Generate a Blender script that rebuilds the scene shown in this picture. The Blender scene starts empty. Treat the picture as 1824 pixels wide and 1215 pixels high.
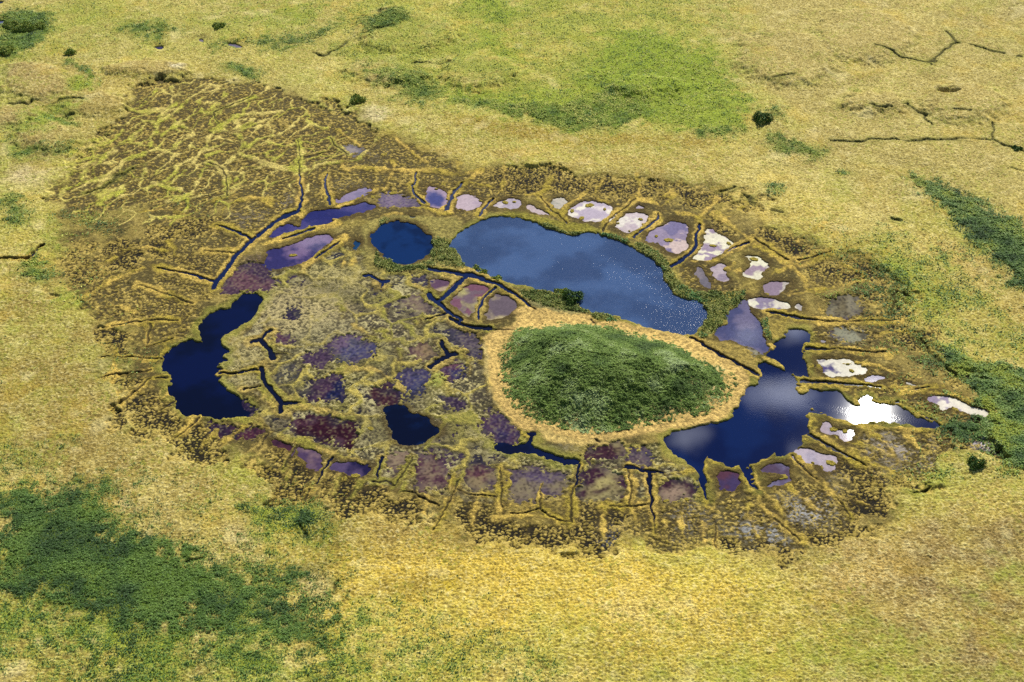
import bpy, math
import numpy as np
sc = bpy.context.scene
# ---------------------------------------------------------------- camera, sky, sun, exposure
PITCH = math.radians(38.0); DIST = 333.0; HFOV = math.radians(39.6)
CAM_H = DIST * math.sin(PITCH); CAM_Y = -DIST * math.cos(PITCH)
cam = bpy.data.cameras.new("camera"); camo = bpy.data.objects.new("camera", cam)
sc.collection.objects.link(camo); sc.camera = camo
camo.location = (0, CAM_Y, CAM_H); camo.rotation_euler = (math.radians(90) - PITCH, 0, 0)
cam.sensor_width = 36; cam.angle = HFOV; cam.clip_end = 20000; cam.clip_start = 1
SUN_EL = math.radians(39.6); SUN_AZ = math.radians(18.4)      # azimuth from +Y towards +X
EXPOSURE = 0.60
sc.view_settings.view_transform = 'Standard'; sc.view_settings.look = 'None'
sc.view_settings.gamma = 1; sc.view_settings.use_curve_mapping = False
sc.view_settings.exposure = EXPOSURE
def sky_at(px, py):
    u = (px - 912) / 912 * math.tan(HFOV / 2); v = -(py - 607.5) / 912 * math.tan(HFOV / 2)
    dz = math.sin(PITCH) - v * math.cos(PITCH); return u / dz, (math.cos(PITCH) + v * math.sin(PITCH)) / dz
CLOUDS = [sky_at(1390, 700) + (.030, 1), sky_at(1412, 594) + (.019, .8), sky_at(1232, 776) + (.020, .6), sky_at(905, 420) + (.045, .22), sky_at(1326, 592) + (.02, .5), sky_at(1444, 806) + (.02, .6), sky_at(1690, 730) + (.03, .5), sky_at(570, 425) + (.03, .3)]
w = bpy.data.worlds.new("World"); sc.world = w; w.use_nodes = True
nt = w.node_tree; bg = nt.nodes['Background']
sky = nt.nodes.new('ShaderNodeTexSky'); sky.sky_type = 'NISHITA'; sky.sun_disc = False; sky.dust_density = 0.05; sky.ozone_density = 2.0
sky.sun_elevation = SUN_EL; sky.sun_rotation = SUN_AZ
tc = nt.nodes.new('ShaderNodeTexCoord')
sep = nt.nodes.new('ShaderNodeSeparateXYZ'); nt.links.new(tc.outputs['Generated'], sep.inputs[0])
# cumulus field: direction projected on a cloud layer
mx = nt.nodes.new('ShaderNodeMath'); mx.operation = 'MAXIMUM'; mx.inputs[1].default_value = 0.06
nt.links.new(sep.outputs['Z'], mx.inputs[0])
dv = nt.nodes.new('ShaderNodeVectorMath'); dv.operation = 'DIVIDE'
cb = nt.nodes.new('ShaderNodeCombineXYZ')
for i in range(3): nt.links.new(mx.outputs[0], cb.inputs[i])
nt.links.new(tc.outputs['Generated'], dv.inputs[0]); nt.links.new(cb.outputs[0], dv.inputs[1])
mp = nt.nodes.new('ShaderNodeMapping'); mp.inputs['Location'].default_value = (0.35, 0.2, 0)
nt.links.new(dv.outputs[0], mp.inputs[0])
cn = nt.nodes.new('ShaderNodeTexNoise'); cn.inputs['Scale'].default_value = 2.4; cn.inputs['Detail'].default_value = 5; cn.inputs['Roughness'].default_value = 0.5
nt.links.new(mp.outputs[0], cn.inputs['Vector'])
cr = nt.nodes.new('ShaderNodeValToRGB'); cr.color_ramp.elements[0].position = 0.60; cr.color_ramp.elements[1].position = 0.80
cr.color_ramp.elements[1].color = (.45, .45, .45, 1)
nt.links.new(cn.outputs['Fac'], cr.inputs[0])
# single soft cumulus heads: (x / height, y / height, radius, strength)
wn = nt.nodes.new('ShaderNodeTexNoise'); wn.inputs['Scale'].default_value = 9; wn.inputs['Detail'].default_value = 4
nt.links.new(dv.outputs[0], wn.inputs['Vector'])
wm = nt.nodes.new('ShaderNodeVectorMath'); wm.operation = 'SCALE'; wm.inputs['Scale'].default_value = .10
nt.links.new(wn.outputs['Color'], wm.inputs[0])
wa_ = nt.nodes.new('ShaderNodeVectorMath'); wa_.operation = 'ADD'; nt.links.new(dv.outputs[0], wa_.inputs[0]); nt.links.new(wm.outputs[0], wa_.inputs[1])
last = cr.outputs[0]
for cx_, cy_, r_, k_ in CLOUDS:
    dd = nt.nodes.new('ShaderNodeVectorMath'); dd.operation = 'DISTANCE'; dd.inputs[1].default_value = (cx_ + .05, cy_ + .05, 1.05)
    nt.links.new(wa_.outputs[0], dd.inputs[0])
    rm = nt.nodes.new('ShaderNodeMapRange'); rm.interpolation_type = 'SMOOTHSTEP'; rm.inputs[1].default_value = r_ * 1.5; rm.inputs[2].default_value = r_ * .1; rm.inputs[4].default_value = k_
    nt.links.new(dd.outputs['Value'], rm.inputs[0])
    mxx = nt.nodes.new('ShaderNodeMath'); mxx.operation = 'MAXIMUM'; nt.links.new(last, mxx.inputs[0]); nt.links.new(rm.outputs[0], mxx.inputs[1]); last = mxx.outputs[0]
mix = nt.nodes.new('ShaderNodeMix'); mix.data_type = 'RGBA'
nt.links.new(last, mix.inputs['Factor']); nt.links.new(sky.outputs[0], mix.inputs[6])
mix.inputs[7].default_value = (84, 88, 100, 1)
nt.links.new(mix.outputs[2], bg.inputs[0]); bg.inputs[1].default_value = 0.052
sun = bpy.data.lights.new("sun", 'SUN'); sun.energy = 4.6; sun.angle = math.radians(0.5); sun.color = (1, 0.965, 0.88)
suno = bpy.data.objects.new("sun", sun); sc.collection.objects.link(suno)
suno.rotation_euler = (math.radians(90) - SUN_EL, 0, math.pi - SUN_AZ)
suno.location = (60, 150, 250)
try:
    sc.cycles.use_denoising = False; sc.cycles.max_bounces = 4; sc.cycles.diffuse_bounces = 2; sc.cycles.glossy_bounces = 2
    sc.cycles.sample_clamp_direct = 5; sc.cycles.sample_clamp_indirect = 4
except Exception: pass
# ---------------------------------------------------------------- survey data
# Ground outlines are listed as map sheet coordinates (1824 x 1215 sheet); G() turns them into metres on the ground.
def P(s): return [tuple(float(v) for v in t.split(',')) for t in s.split()]

# ponds: key, name, edge (h = crisp bank, s = soft reedy edge), colour A, colour B, colour C spots, label, outline
WATER = [  # whites and lilacs mix pale bottom with painted-in cloud reflection
('lake','h',(50,70,108),(66,90,132),None,'large open blue lake with sparkling water above the green mound',
 '796,441 815,421 829,408 844,400 861,392 883,386 903,386 923,386 940,395 962,402 984,408 1004,417 1019,419 1041,415 1074,417 1094,426 1116,437 1130,443 1161,462 1183,482 1190,510 1203,528 1238,532 1255,546 1264,565 1255,577 1233,601 1200,598 1152,585 1127,575 1112,570 1094,565 1054,555 1024,549 1026,531 1002,527 971,516 936,510 916,506 897,500 881,498 861,489 848,481 833,478 824,470 815,457 813,443'),
('lake','h',(14,38,108),(24,56,132),None,'branching dark blue lake with cloud reflections at the right foot of the mound',
 '1351,649 1362,645 1375,649 1391,658 1402,662 1391,650 1372,640 1365,630 1380,612 1393,605 1404,590 1410,585 1428,588 1448,601 1437,614 1435,621 1463,621 1463,625 1428,627 1432,642 1443,673 1430,675 1415,669 1428,680 1463,680 1463,684 1448,689 1430,689 1424,691 1421,702 1437,703 1443,693 1463,695 1485,695 1500,702 1513,717 1516,718 1529,723 1529,712 1540,705 1549,710 1553,716 1567,721 1578,718 1595,724 1598,712 1604,721 1608,729 1641,741 1661,745 1670,753 1681,762 1663,766 1643,762 1628,761 1619,756 1604,756 1586,753 1562,755 1540,753 1525,757 1505,749 1488,743 1472,740 1453,736 1439,740 1442,753 1438,769 1455,782 1428,775 1433,789 1420,800 1414,806 1385,815 1377,804 1370,815 1348,825 1333,825 1339,836 1348,856 1355,880 1339,867 1330,850 1320,841 1315,825 1306,834 1287,828 1265,819 1262,812 1258,828 1260,863 1265,898 1256,882 1247,854 1243,836 1225,825 1203,815 1179,788 1181,779 1208,768 1225,764 1251,757 1269,753 1294,752 1309,737 1319,721 1321,696 1331,686 1349,689 1351,671'),
('lake','h',(4,12,54),(8,24,84),None,'hooked navy blue lake along the left rim of the marsh',
 '432,525 452,524 472,531 463,553 452,569 430,584 410,595 393,601 391,617 410,623 386,637 408,644 388,650 399,664 388,672 399,694 421,705 443,723 458,736 432,745 399,745 373,745 351,742 333,744 320,736 312,723 309,712 299,699 297,688 307,683 298,676 299,668 287,655 293,642 292,631 307,617 333,608 342,604 360,611 362,601 351,588 358,577 369,562 388,553 404,553 419,536'),
('pond','h',(12,42,96),(22,62,128),None,'round deep blue pond beside the left end of the large lake',
 '698,394 713,395 733,398 750,410 770,421 775,432 768,448 753,463 735,470 710,474 690,463 672,448 659,430 665,412 680,400'),
('pond','h',(3,8,44),(6,26,78),None,'black blue marsh pond below the mound on its left',
 '691,723 710,721 724,728 732,739 746,739 759,747 765,758 783,763 781,774 763,785 741,793 719,791 702,780 693,767 689,750 680,736'),
('channel_pool','h',(6,12,52),(10,22,72),None,'T-shaped dark navy channel cut into the front foot of the mound',
 '912,795 933,795 942,779 949,755 958,755 951,784 947,797 969,806 999,812 1028,821 1028,829 1008,828 977,820 947,810 912,810 894,804 876,795 890,782 909,786'),
('pond','h',(80,84,140),(116,112,160),None,'shallow blue lilac pool between the large lake and the branching lake',
 '1318,535 1332,533 1334,550 1343,566 1350,575 1358,590 1362,603 1367,614 1372,622 1362,630 1340,620 1320,614 1305,607 1290,608 1276,605 1277,590 1285,580 1297,578 1290,565 1298,553 1312,545'),
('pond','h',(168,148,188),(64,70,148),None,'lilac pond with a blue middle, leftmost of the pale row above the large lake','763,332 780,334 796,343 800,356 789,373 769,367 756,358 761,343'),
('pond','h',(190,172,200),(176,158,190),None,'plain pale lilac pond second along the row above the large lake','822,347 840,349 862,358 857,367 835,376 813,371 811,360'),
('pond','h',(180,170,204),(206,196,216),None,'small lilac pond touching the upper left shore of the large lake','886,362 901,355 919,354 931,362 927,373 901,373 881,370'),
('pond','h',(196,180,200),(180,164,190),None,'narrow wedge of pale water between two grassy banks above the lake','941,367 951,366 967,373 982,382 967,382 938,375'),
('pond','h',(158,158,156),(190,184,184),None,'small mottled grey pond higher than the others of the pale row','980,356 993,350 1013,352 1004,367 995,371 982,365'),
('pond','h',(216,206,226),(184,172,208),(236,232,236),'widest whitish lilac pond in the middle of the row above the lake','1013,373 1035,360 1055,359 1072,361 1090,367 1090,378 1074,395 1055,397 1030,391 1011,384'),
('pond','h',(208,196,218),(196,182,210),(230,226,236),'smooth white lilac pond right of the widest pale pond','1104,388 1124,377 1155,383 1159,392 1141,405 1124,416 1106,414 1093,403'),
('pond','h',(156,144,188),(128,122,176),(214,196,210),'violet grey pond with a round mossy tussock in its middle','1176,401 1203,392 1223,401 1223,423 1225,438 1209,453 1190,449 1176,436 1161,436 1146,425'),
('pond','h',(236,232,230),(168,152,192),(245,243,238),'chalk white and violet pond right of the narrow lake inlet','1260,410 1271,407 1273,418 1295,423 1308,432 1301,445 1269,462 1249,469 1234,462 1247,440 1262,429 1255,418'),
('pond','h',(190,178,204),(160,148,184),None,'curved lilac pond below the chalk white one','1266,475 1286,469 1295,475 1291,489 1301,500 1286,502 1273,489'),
('pond','h',(232,230,224),(168,150,182),(240,240,232),'white pond with pinkish streaks near the ridge crossing','1323,456 1341,454 1354,462 1372,471 1363,484 1361,495 1343,497 1317,486 1339,478 1341,462'),
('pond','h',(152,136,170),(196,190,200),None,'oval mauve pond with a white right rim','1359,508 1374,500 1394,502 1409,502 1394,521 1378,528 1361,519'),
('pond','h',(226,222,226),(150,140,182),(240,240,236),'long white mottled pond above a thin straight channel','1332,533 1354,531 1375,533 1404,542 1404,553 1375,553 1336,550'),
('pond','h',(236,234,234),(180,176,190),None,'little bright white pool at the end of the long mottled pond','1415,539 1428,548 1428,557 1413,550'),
('pond','s',(112,104,88),(146,142,136),None,'brown grey mud pond enclosed by a grassy ring on the right','1474,539 1507,524 1529,533 1538,553 1518,564 1474,561'),
('pond','s',(156,160,156),(116,112,96),None,'pale grey silted pond below the brown grey mud pond','1483,588 1507,588 1529,594 1542,603 1525,612 1503,605'),
('pond','h',(160,156,180),(140,136,160),None,'tiny grey lilac pool beside the head of the branching lake','1459,605 1470,607 1463,613'),
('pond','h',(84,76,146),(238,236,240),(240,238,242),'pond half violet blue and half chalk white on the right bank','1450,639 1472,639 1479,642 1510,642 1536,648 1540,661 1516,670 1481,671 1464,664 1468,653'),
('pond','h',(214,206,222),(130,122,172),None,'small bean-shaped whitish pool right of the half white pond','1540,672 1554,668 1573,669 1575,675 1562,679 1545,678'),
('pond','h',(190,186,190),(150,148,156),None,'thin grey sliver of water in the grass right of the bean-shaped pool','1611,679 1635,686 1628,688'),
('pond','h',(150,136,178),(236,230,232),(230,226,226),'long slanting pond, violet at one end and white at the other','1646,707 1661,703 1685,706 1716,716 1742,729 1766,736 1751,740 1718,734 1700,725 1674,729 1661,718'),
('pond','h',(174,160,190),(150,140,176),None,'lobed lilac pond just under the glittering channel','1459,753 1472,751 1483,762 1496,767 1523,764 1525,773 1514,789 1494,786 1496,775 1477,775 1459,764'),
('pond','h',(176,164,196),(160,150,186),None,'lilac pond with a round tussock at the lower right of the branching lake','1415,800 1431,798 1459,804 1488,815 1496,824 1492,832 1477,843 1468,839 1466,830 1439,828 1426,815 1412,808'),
('pond','h',(92,76,112),(120,116,166),None,'horseshoe purple pond between two long channels','1355,836 1372,828 1401,826 1407,836 1409,850 1407,863 1366,872 1368,863 1396,858 1398,845 1361,845'),
('pond','h',(92,58,84),(72,60,110),None,'square plum coloured pond between two narrow inlets','1271,843 1313,839 1317,867 1302,876 1282,869'),
('pond','s',(74,44,70),(160,140,140),None,'purple and cream mottled pool right of the straight dark channel','1173,858 1195,854 1238,863 1234,880 1214,893 1192,898 1175,885'),
('pond','s',(70,40,68),(176,168,128),None,'dark plum pool with a cream algae patch below the mound','1041,834 1109,832 1107,880 1085,880 1069,893 1032,889'),
('pond','s',(134,124,118),(96,84,128),None,'broad pale tan and lilac pool split by a thin ditch','909,847 951,836 1008,845 1004,889 973,880 951,889 916,896 907,880'),
('pond','s',(146,132,116),(110,64,88),None,'small cream pool with a crimson streak left of the broad tan pool','833,839 850,834 879,841 876,863 855,872 833,861'),
('pond','s',(74,44,64),(160,150,118),None,'plum and cream pool directly below the right front of the mound','1030,810 1076,793 1109,793 1105,821 1043,821'),
('pond','s',(112,98,120),(84,80,118),None,'grey purple shallow pool left of the cloud-reflecting lake','1122,806 1153,804 1157,828 1135,834'),
('pond','s',(84,62,100),(64,56,110),None,'misty purple pool at the left front foot of the mound','860,745 877,732 890,740 916,760 931,775 916,793 890,795 874,780 863,762'),
('pond','s',(70,44,78),(56,38,74),None,'dark purple pool just below the hooked lake','377,751 417,762 417,775 391,780 375,762'),
('pond','s',(84,42,74),(60,34,64),None,'wine red pool right of the dark purple pool under the hooked lake','426,762 461,764 465,773 443,786 423,784'),
('pond','h',(48,24,54),(84,50,70),None,'small maroon pool with a pink spot at the lower left','480,791 494,784 522,795 518,804 496,800'),
('pond','h',(84,66,110),(140,116,136),None,'purple pool with two pinkish shoals at the lower left','531,797 553,797 577,811 570,839 557,837 531,813'),
('pond','h',(36,30,80),(92,78,128),None,'dark indigo pool under a long grassy bank at the lower left','588,829 605,822 654,824 662,833 643,851 610,844 586,837'),
('pond','s',(60,22,44),(96,62,90),None,'dark maroon pool with pale edges inside the marsh','520,747 575,741 636,761 636,793 618,800 594,780 544,780 522,765'),
('pond','s',(36,38,98),(78,54,92),None,'navy and purple pool under the arched grassy ridge','566,679 588,671 607,666 612,690 610,706 588,717 550,712 553,695'),
('pond','s',(82,46,62),(62,36,60),None,'reddish brown pool directly above the black blue pond','662,695 684,686 708,697 719,715 686,723 660,721'),
('pond','s',(84,78,134),(70,72,130),None,'dusky violet pool below the star-shaped channel','711,664 740,660 763,660 761,684 741,701 724,697'),
('pond','s',(58,54,116),(130,86,116),None,'indigo pool with a pink right rim beside the star-shaped channel','774,653 807,647 829,653 825,669 807,684 792,669'),
('pond','s',(84,74,124),(70,52,96),None,'hazy purple pool left of the mound','785,706 818,704 829,728 781,717'),
('pond','s',(92,62,88),(130,112,112),None,'mottled purple pool between two long grassy walls','741,804 785,822 807,837 796,875 759,875 737,848'),
('pond','s',(150,132,130),(110,82,104),None,'small pinkish cream pool under the black blue pond','691,811 719,804 719,822 697,844 689,826'),
('pond','s',(116,98,148),(84,84,140),None,'bright lilac pool in the middle of the marsh','593,611 626,596 650,613 670,615 653,637 615,646 596,633'),
('pond','s',(90,70,112),(80,60,100),None,'plum pool left of the bright lilac pool','534,635 560,628 589,624 592,638 580,655 554,657'),
('pond','s',(40,30,78),(56,44,90),None,'small round inky pool in the tan sedge','508,554 528,554 532,567 512,569'),
('pond','s',(140,120,130),(100,62,90),None,'small oval pink pool ringed by sedge at the marsh left','488,591 510,593 517,609 506,615 492,606'),
('pond','s',(100,88,118),(84,76,110),None,'thin purple grey pool under the round blue pond','725,493 765,490 760,506 743,504'),
('pond','h',(104,78,112),(186,168,150),(60,52,110),'small diamond pool of cream and purple in the ridge net','773,495 811,504 784,525 765,510'),
('pond','s',(180,172,146),(132,116,118),None,'cream spotted pool left of the forked channel','725,528 747,523 765,550 751,561 727,543'),
('pond','h',(124,104,128),(186,180,132),(130,90,120),'larger diamond pool with yellow cream algae inside ridge walls','829,506 848,506 870,513 858,533 843,562 829,567 815,549 800,541'),
('pond','h',(112,100,122),(196,184,152),None,'cream and grey diamond pool nearest the mound','878,528 898,524 927,541 911,559 881,569 865,569 870,544'),
('pond','s',(120,92,110),(160,140,120),None,'pinkish pool left of the star-shaped channel','738,617 754,615 771,623 763,641 733,633'),
('pond','s',(98,88,120),(82,78,116),None,'crescent of purple grey water along the left foot of the mound','799,589 832,595 857,607 853,627 845,643 832,618 802,605'),
('pond','h',(44,46,124),(70,66,144),None,'long indigo pool between two grassy banks at the upper left','476,428 489,406 516,397 533,406 538,391 546,380 582,373 625,367 647,360 665,364 665,373 617,386 582,397 555,406 516,415'),
('pond','h',(56,52,120),(128,108,164),None,'violet lagoon below the long indigo pool','472,448 516,439 544,426 573,415 590,419 590,428 573,441 555,459 529,474 485,483 470,474 472,457'),
('pond','s',(82,62,98),(110,78,104),None,'purple boggy water above the hooked lake','420,480 470,470 490,500 480,520 440,520 405,530 390,520'),
('pond','h',(140,126,176),(120,110,160),None,'narrow lilac strip of water above the indigo pool','590,362 617,345 647,334 669,336 660,347 630,356'),
('pond','s',(128,112,164),(112,98,146),None,'faint lilac water behind the round blue pond','682,345 724,351 757,364 731,369 691,373 674,369'),
('pond','h',(120,116,140),(150,140,160),None,'grey lilac strip pond between the reeds and a gold bank on the right','1238,478 1250,476 1256,490 1270,512 1258,512 1246,500 1236,492'),
('pond','h',(170,160,190),(150,140,170),None,'faint lilac puddle behind the smooth white pond','1132,370 1142,366 1150,369 1144,374 1134,374'),
('pond','s',(190,190,184),(120,110,100),None,'whitish silted puddle beside the mound channel on the right','1322,618 1340,616 1352,632 1345,642 1330,632'),
('pond','h',(20,60,116),(30,74,130),None,'small blue crescent pool left of the round pond','632,428 644,435 634,448'),
('pond','h',(20,70,120),(30,80,130),None,'thin teal blue slit of water above the round pond','728,385 748,387 735,391'),
('pond','h',(40,84,146),(70,110,170),None,'thin blue pool against the top shore of the large lake','1008,400 1046,408 1022,411 1010,409'),
('pond','s',(146,136,160),(120,112,128),None,'greyish lilac puddle in the bog at the top left','608,264 625,259 647,264 643,275 625,275'),
('pond','s',(70,48,88),(48,34,80),None,'purple tail of the hooked lake at its lower right','417,732 428,710 454,721 461,736 439,743'),
('pond','h',(60,56,110),(90,84,130),None,'lonely little violet pond on the tundra at the upper left','272,86 280,83 292,84 290,88 281,90'),
('pond','h',(120,112,150),(150,140,170),None,'slim grey lilac pond on the upper left tundra','404,80 415,78 432,83 424,87 412,84'),
('pond','h',(110,106,150),(140,130,150),None,'tiny notch of water left of the slim upper pond','354,71 362,71 366,77 358,75'),
('pond','h',(225,225,232),(225,225,232),None,'bright white slit of water on the tundra at the upper right','1673,166 1698,168 1696,171 1674,170'),
('pond','h',(60,70,130),(80,90,140),None,'blue water at the left edge among dark shrubs','-12,38 8,38 10,43 -10,46'),
('pond','h',(30,30,60),(60,60,90),None,'dark pool in the top left corner','-10,2 6,3 5,8 -10,8'),
]
# channels: points, width at start, width at end (sheet units), levee width each side, wet
CH = [
('761,477 777,484 795,484 812,489 832,490',5,7,5,1),
('832,490 850,493 870,503 888,508 905,518 920,527 935,537 955,552',9,2,6,1),
('830,495 815,508 800,521 783,535',7,6,6,1),
('762,524 770,533 782,542 795,553 808,564 820,572',8,6,6,1),
('800,558 775,566 758,571',3,1.6,4,1),
('801,568 815,577 835,583 850,585 870,586',4,8,6,1),
('870,586 892,589 915,591',3,1,0,0),
('882,515 868,525 858,538 853,555 852,570',5,3,5,1),
('784,608 790,620 798,631',4,8,5,1),
('810,631 795,637 778,645 765,655',8,6,5,1),
('650,493 662,490 672,498 682,504 690,502',4,5,2,1),
('682,503 680,515',5,2,2,1),
('481,588 470,597 463,606 450,610',4,5,7,1),
('463,606 476,619 483,628 485,639',7,9,8,1),
('467,655 469,670 476,686 487,699 498,714 500,736',8,7,10,1),
('500,721 518,719 533,717',5,3,7,1),
('391,666 417,666 442,660 465,658',4,2.4,5,1),
('437,694 467,688',3,1.6,3,1),
('491,632 509,633',2,1,2,0),
('522,380 503,387 483,400 470,413 452,426 435,441 419,457 411,468 407,481 395,494 380,505 380,514',6,7,7,1),
('522,380 533,377 538,353 534,332 532,312',6,1.6,7,1),
('532,312 533,288 533,266 531,248',1.4,1,7,0),
('382,503 364,496 340,490 310,485 277,479',5,1.4,7,1),
('448,426 432,417 411,408 384,402',4,1.4,7,1),
('421,452 397,450 364,447',2.4,1.2,5,0),
('343,542 323,533 301,527 272,516 246,509',3.4,1.2,6,0),
('314,572 288,571 261,571 233,575 200,584',3,1.4,6,0),
('264,577 266,590 262,612',3,4,5,0),
('180,639 246,639 290,642',1.8,1.8,3,0),
('180,677 246,664 268,662',1.8,1.8,3,0),
('268,677 246,694 219,716 196,735',2.4,1.4,4,0),
('279,676 298,673',3,3,3,0),
('309,716 285,732',3,1.6,3,0),
('355,745 342,758 312,782',3.4,1.2,5,0),
('478,773 467,795',3.4,2,5,0),
('259,621 296,608 310,604',2,1.6,3,0),
('582,310 577,325 579,338 586,351 588,364',1.6,5,7,1),
('742,307 739,323 735,336 737,347 746,353 755,362',1.6,4,6,1),
('827,325 812,340 801,358 794,375',3,6,6,1),
('881,354 870,365 862,375 856,386',3,4,6,1),
('962,351 978,371 998,386 1008,398',1.6,2.6,6,0),
('1130,354 1112,371 1092,386 1079,402 1074,414',1.6,3,7,0),
('1174,383 1170,394 1152,405 1126,425',3,3.4,6,1),
('1246,401 1242,418 1240,434 1234,447 1216,462 1196,475',4,7,6,1),
('1332,432 1317,440 1299,449',4,2,6,1),
('1345,425 1363,438 1383,453 1402,464',3,2.4,7,0),
('1422,464 1453,458 1480,451',3.4,1.4,5,0),
('1364,557 1386,559 1408,564 1430,570 1452,572',3,5,6,1),
('1452,572 1507,572 1551,572 1600,570',2.6,1.2,7,0),
('1233,603 1255,616 1277,629 1305,643 1323,654 1349,669',3,6,4,1),
('1437,622 1467,622',5,3,5,1),
('1467,622 1507,625 1551,628 1577,628',1.6,3,5,0),
('1430,682 1463,682 1485,684 1529,686 1568,691',6,2,5,1),
('1630,694 1654,692',2.4,1.6,5,0),
('1442,775 1455,781 1470,792 1490,803 1520,818 1545,832',5,1.6,6,1),
('1410,812 1427,830 1455,856',3,3,7,0),
('1377,924 1401,942 1427,964',3,2.4,6,0),
('1493,891 1506,913 1512,926',3,2,3,0),
('1155,843 1156,872 1159,893 1165,926',6,2,7,1),
('1165,926 1167,952',1.6,1.2,3,0),
('1118,832 1155,840 1180,842',6,4,3,1),
('1124,903 1155,901',2.4,2.4,4,0),
('1028,828 1027,845 1026,863',4,3,4,1),
('1026,863 1016,893 1018,933',2.4,3,6,0),
('967,850 966,872 960,909',2,2.6,5,0),
('907,918 933,915 960,909',2.4,2.4,6,0),
('960,909 986,928 1019,934',2.4,2.4,6,0),
('892,834 893,872 893,904',2,2,6,0),
('1120,832 1122,872 1124,904',2.4,2,6,0),
('1087,903 1124,904',2,2,4,0),
('813,874 846,884 883,886',2.4,2,3,0),
('1272,926 1275,979',2,1.4,3,0),
('681,815 674,836 670,854',5,3,6,1),
('663,861 683,860 705,865',3,2,5,0),
('705,865 723,839 736,815',2,2,7,0),
('591,815 578,836 560,863',4,2.4,5,1),
('552,874 545,893',2.4,2,4,0),
('530,795 521,812 503,836',4,2,3,0),
('718,877 740,878',3,3,3,0),
('740,864 742,880 760,891 780,902',4,2.4,2,0),
('820,854 806,880 793,905 771,946',2,2,7,0),
('584,889 609,891 624,902',1.6,1.6,0,0),
('687,902 749,909',1.6,1.6,0,0),
('505,426 533,417 557,408',2.4,3.4,5,1),
('560,461 580,447 603,432',3,3,6,1),
('-12,465 33,463 53,465 63,448 80,438',5,3,3,1),
('1054,571 1060,577',3,3,0,0),('1064,785 1068,790',4,3,0,0),
('381,201 407,190 451,173',2,1.4,4,0),
('381,203 385,215 392,222',2.4,1.6,3,0),
('372,290 396,300 406,318 404,350',2.2,1.6,5,0),
('590,247 596,262 622,276',1.8,1.8,3,0),
('540,282 570,275 596,268',1.8,1.8,0,0),
('1645,879 1652,873',9,6,3,0),
]
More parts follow.
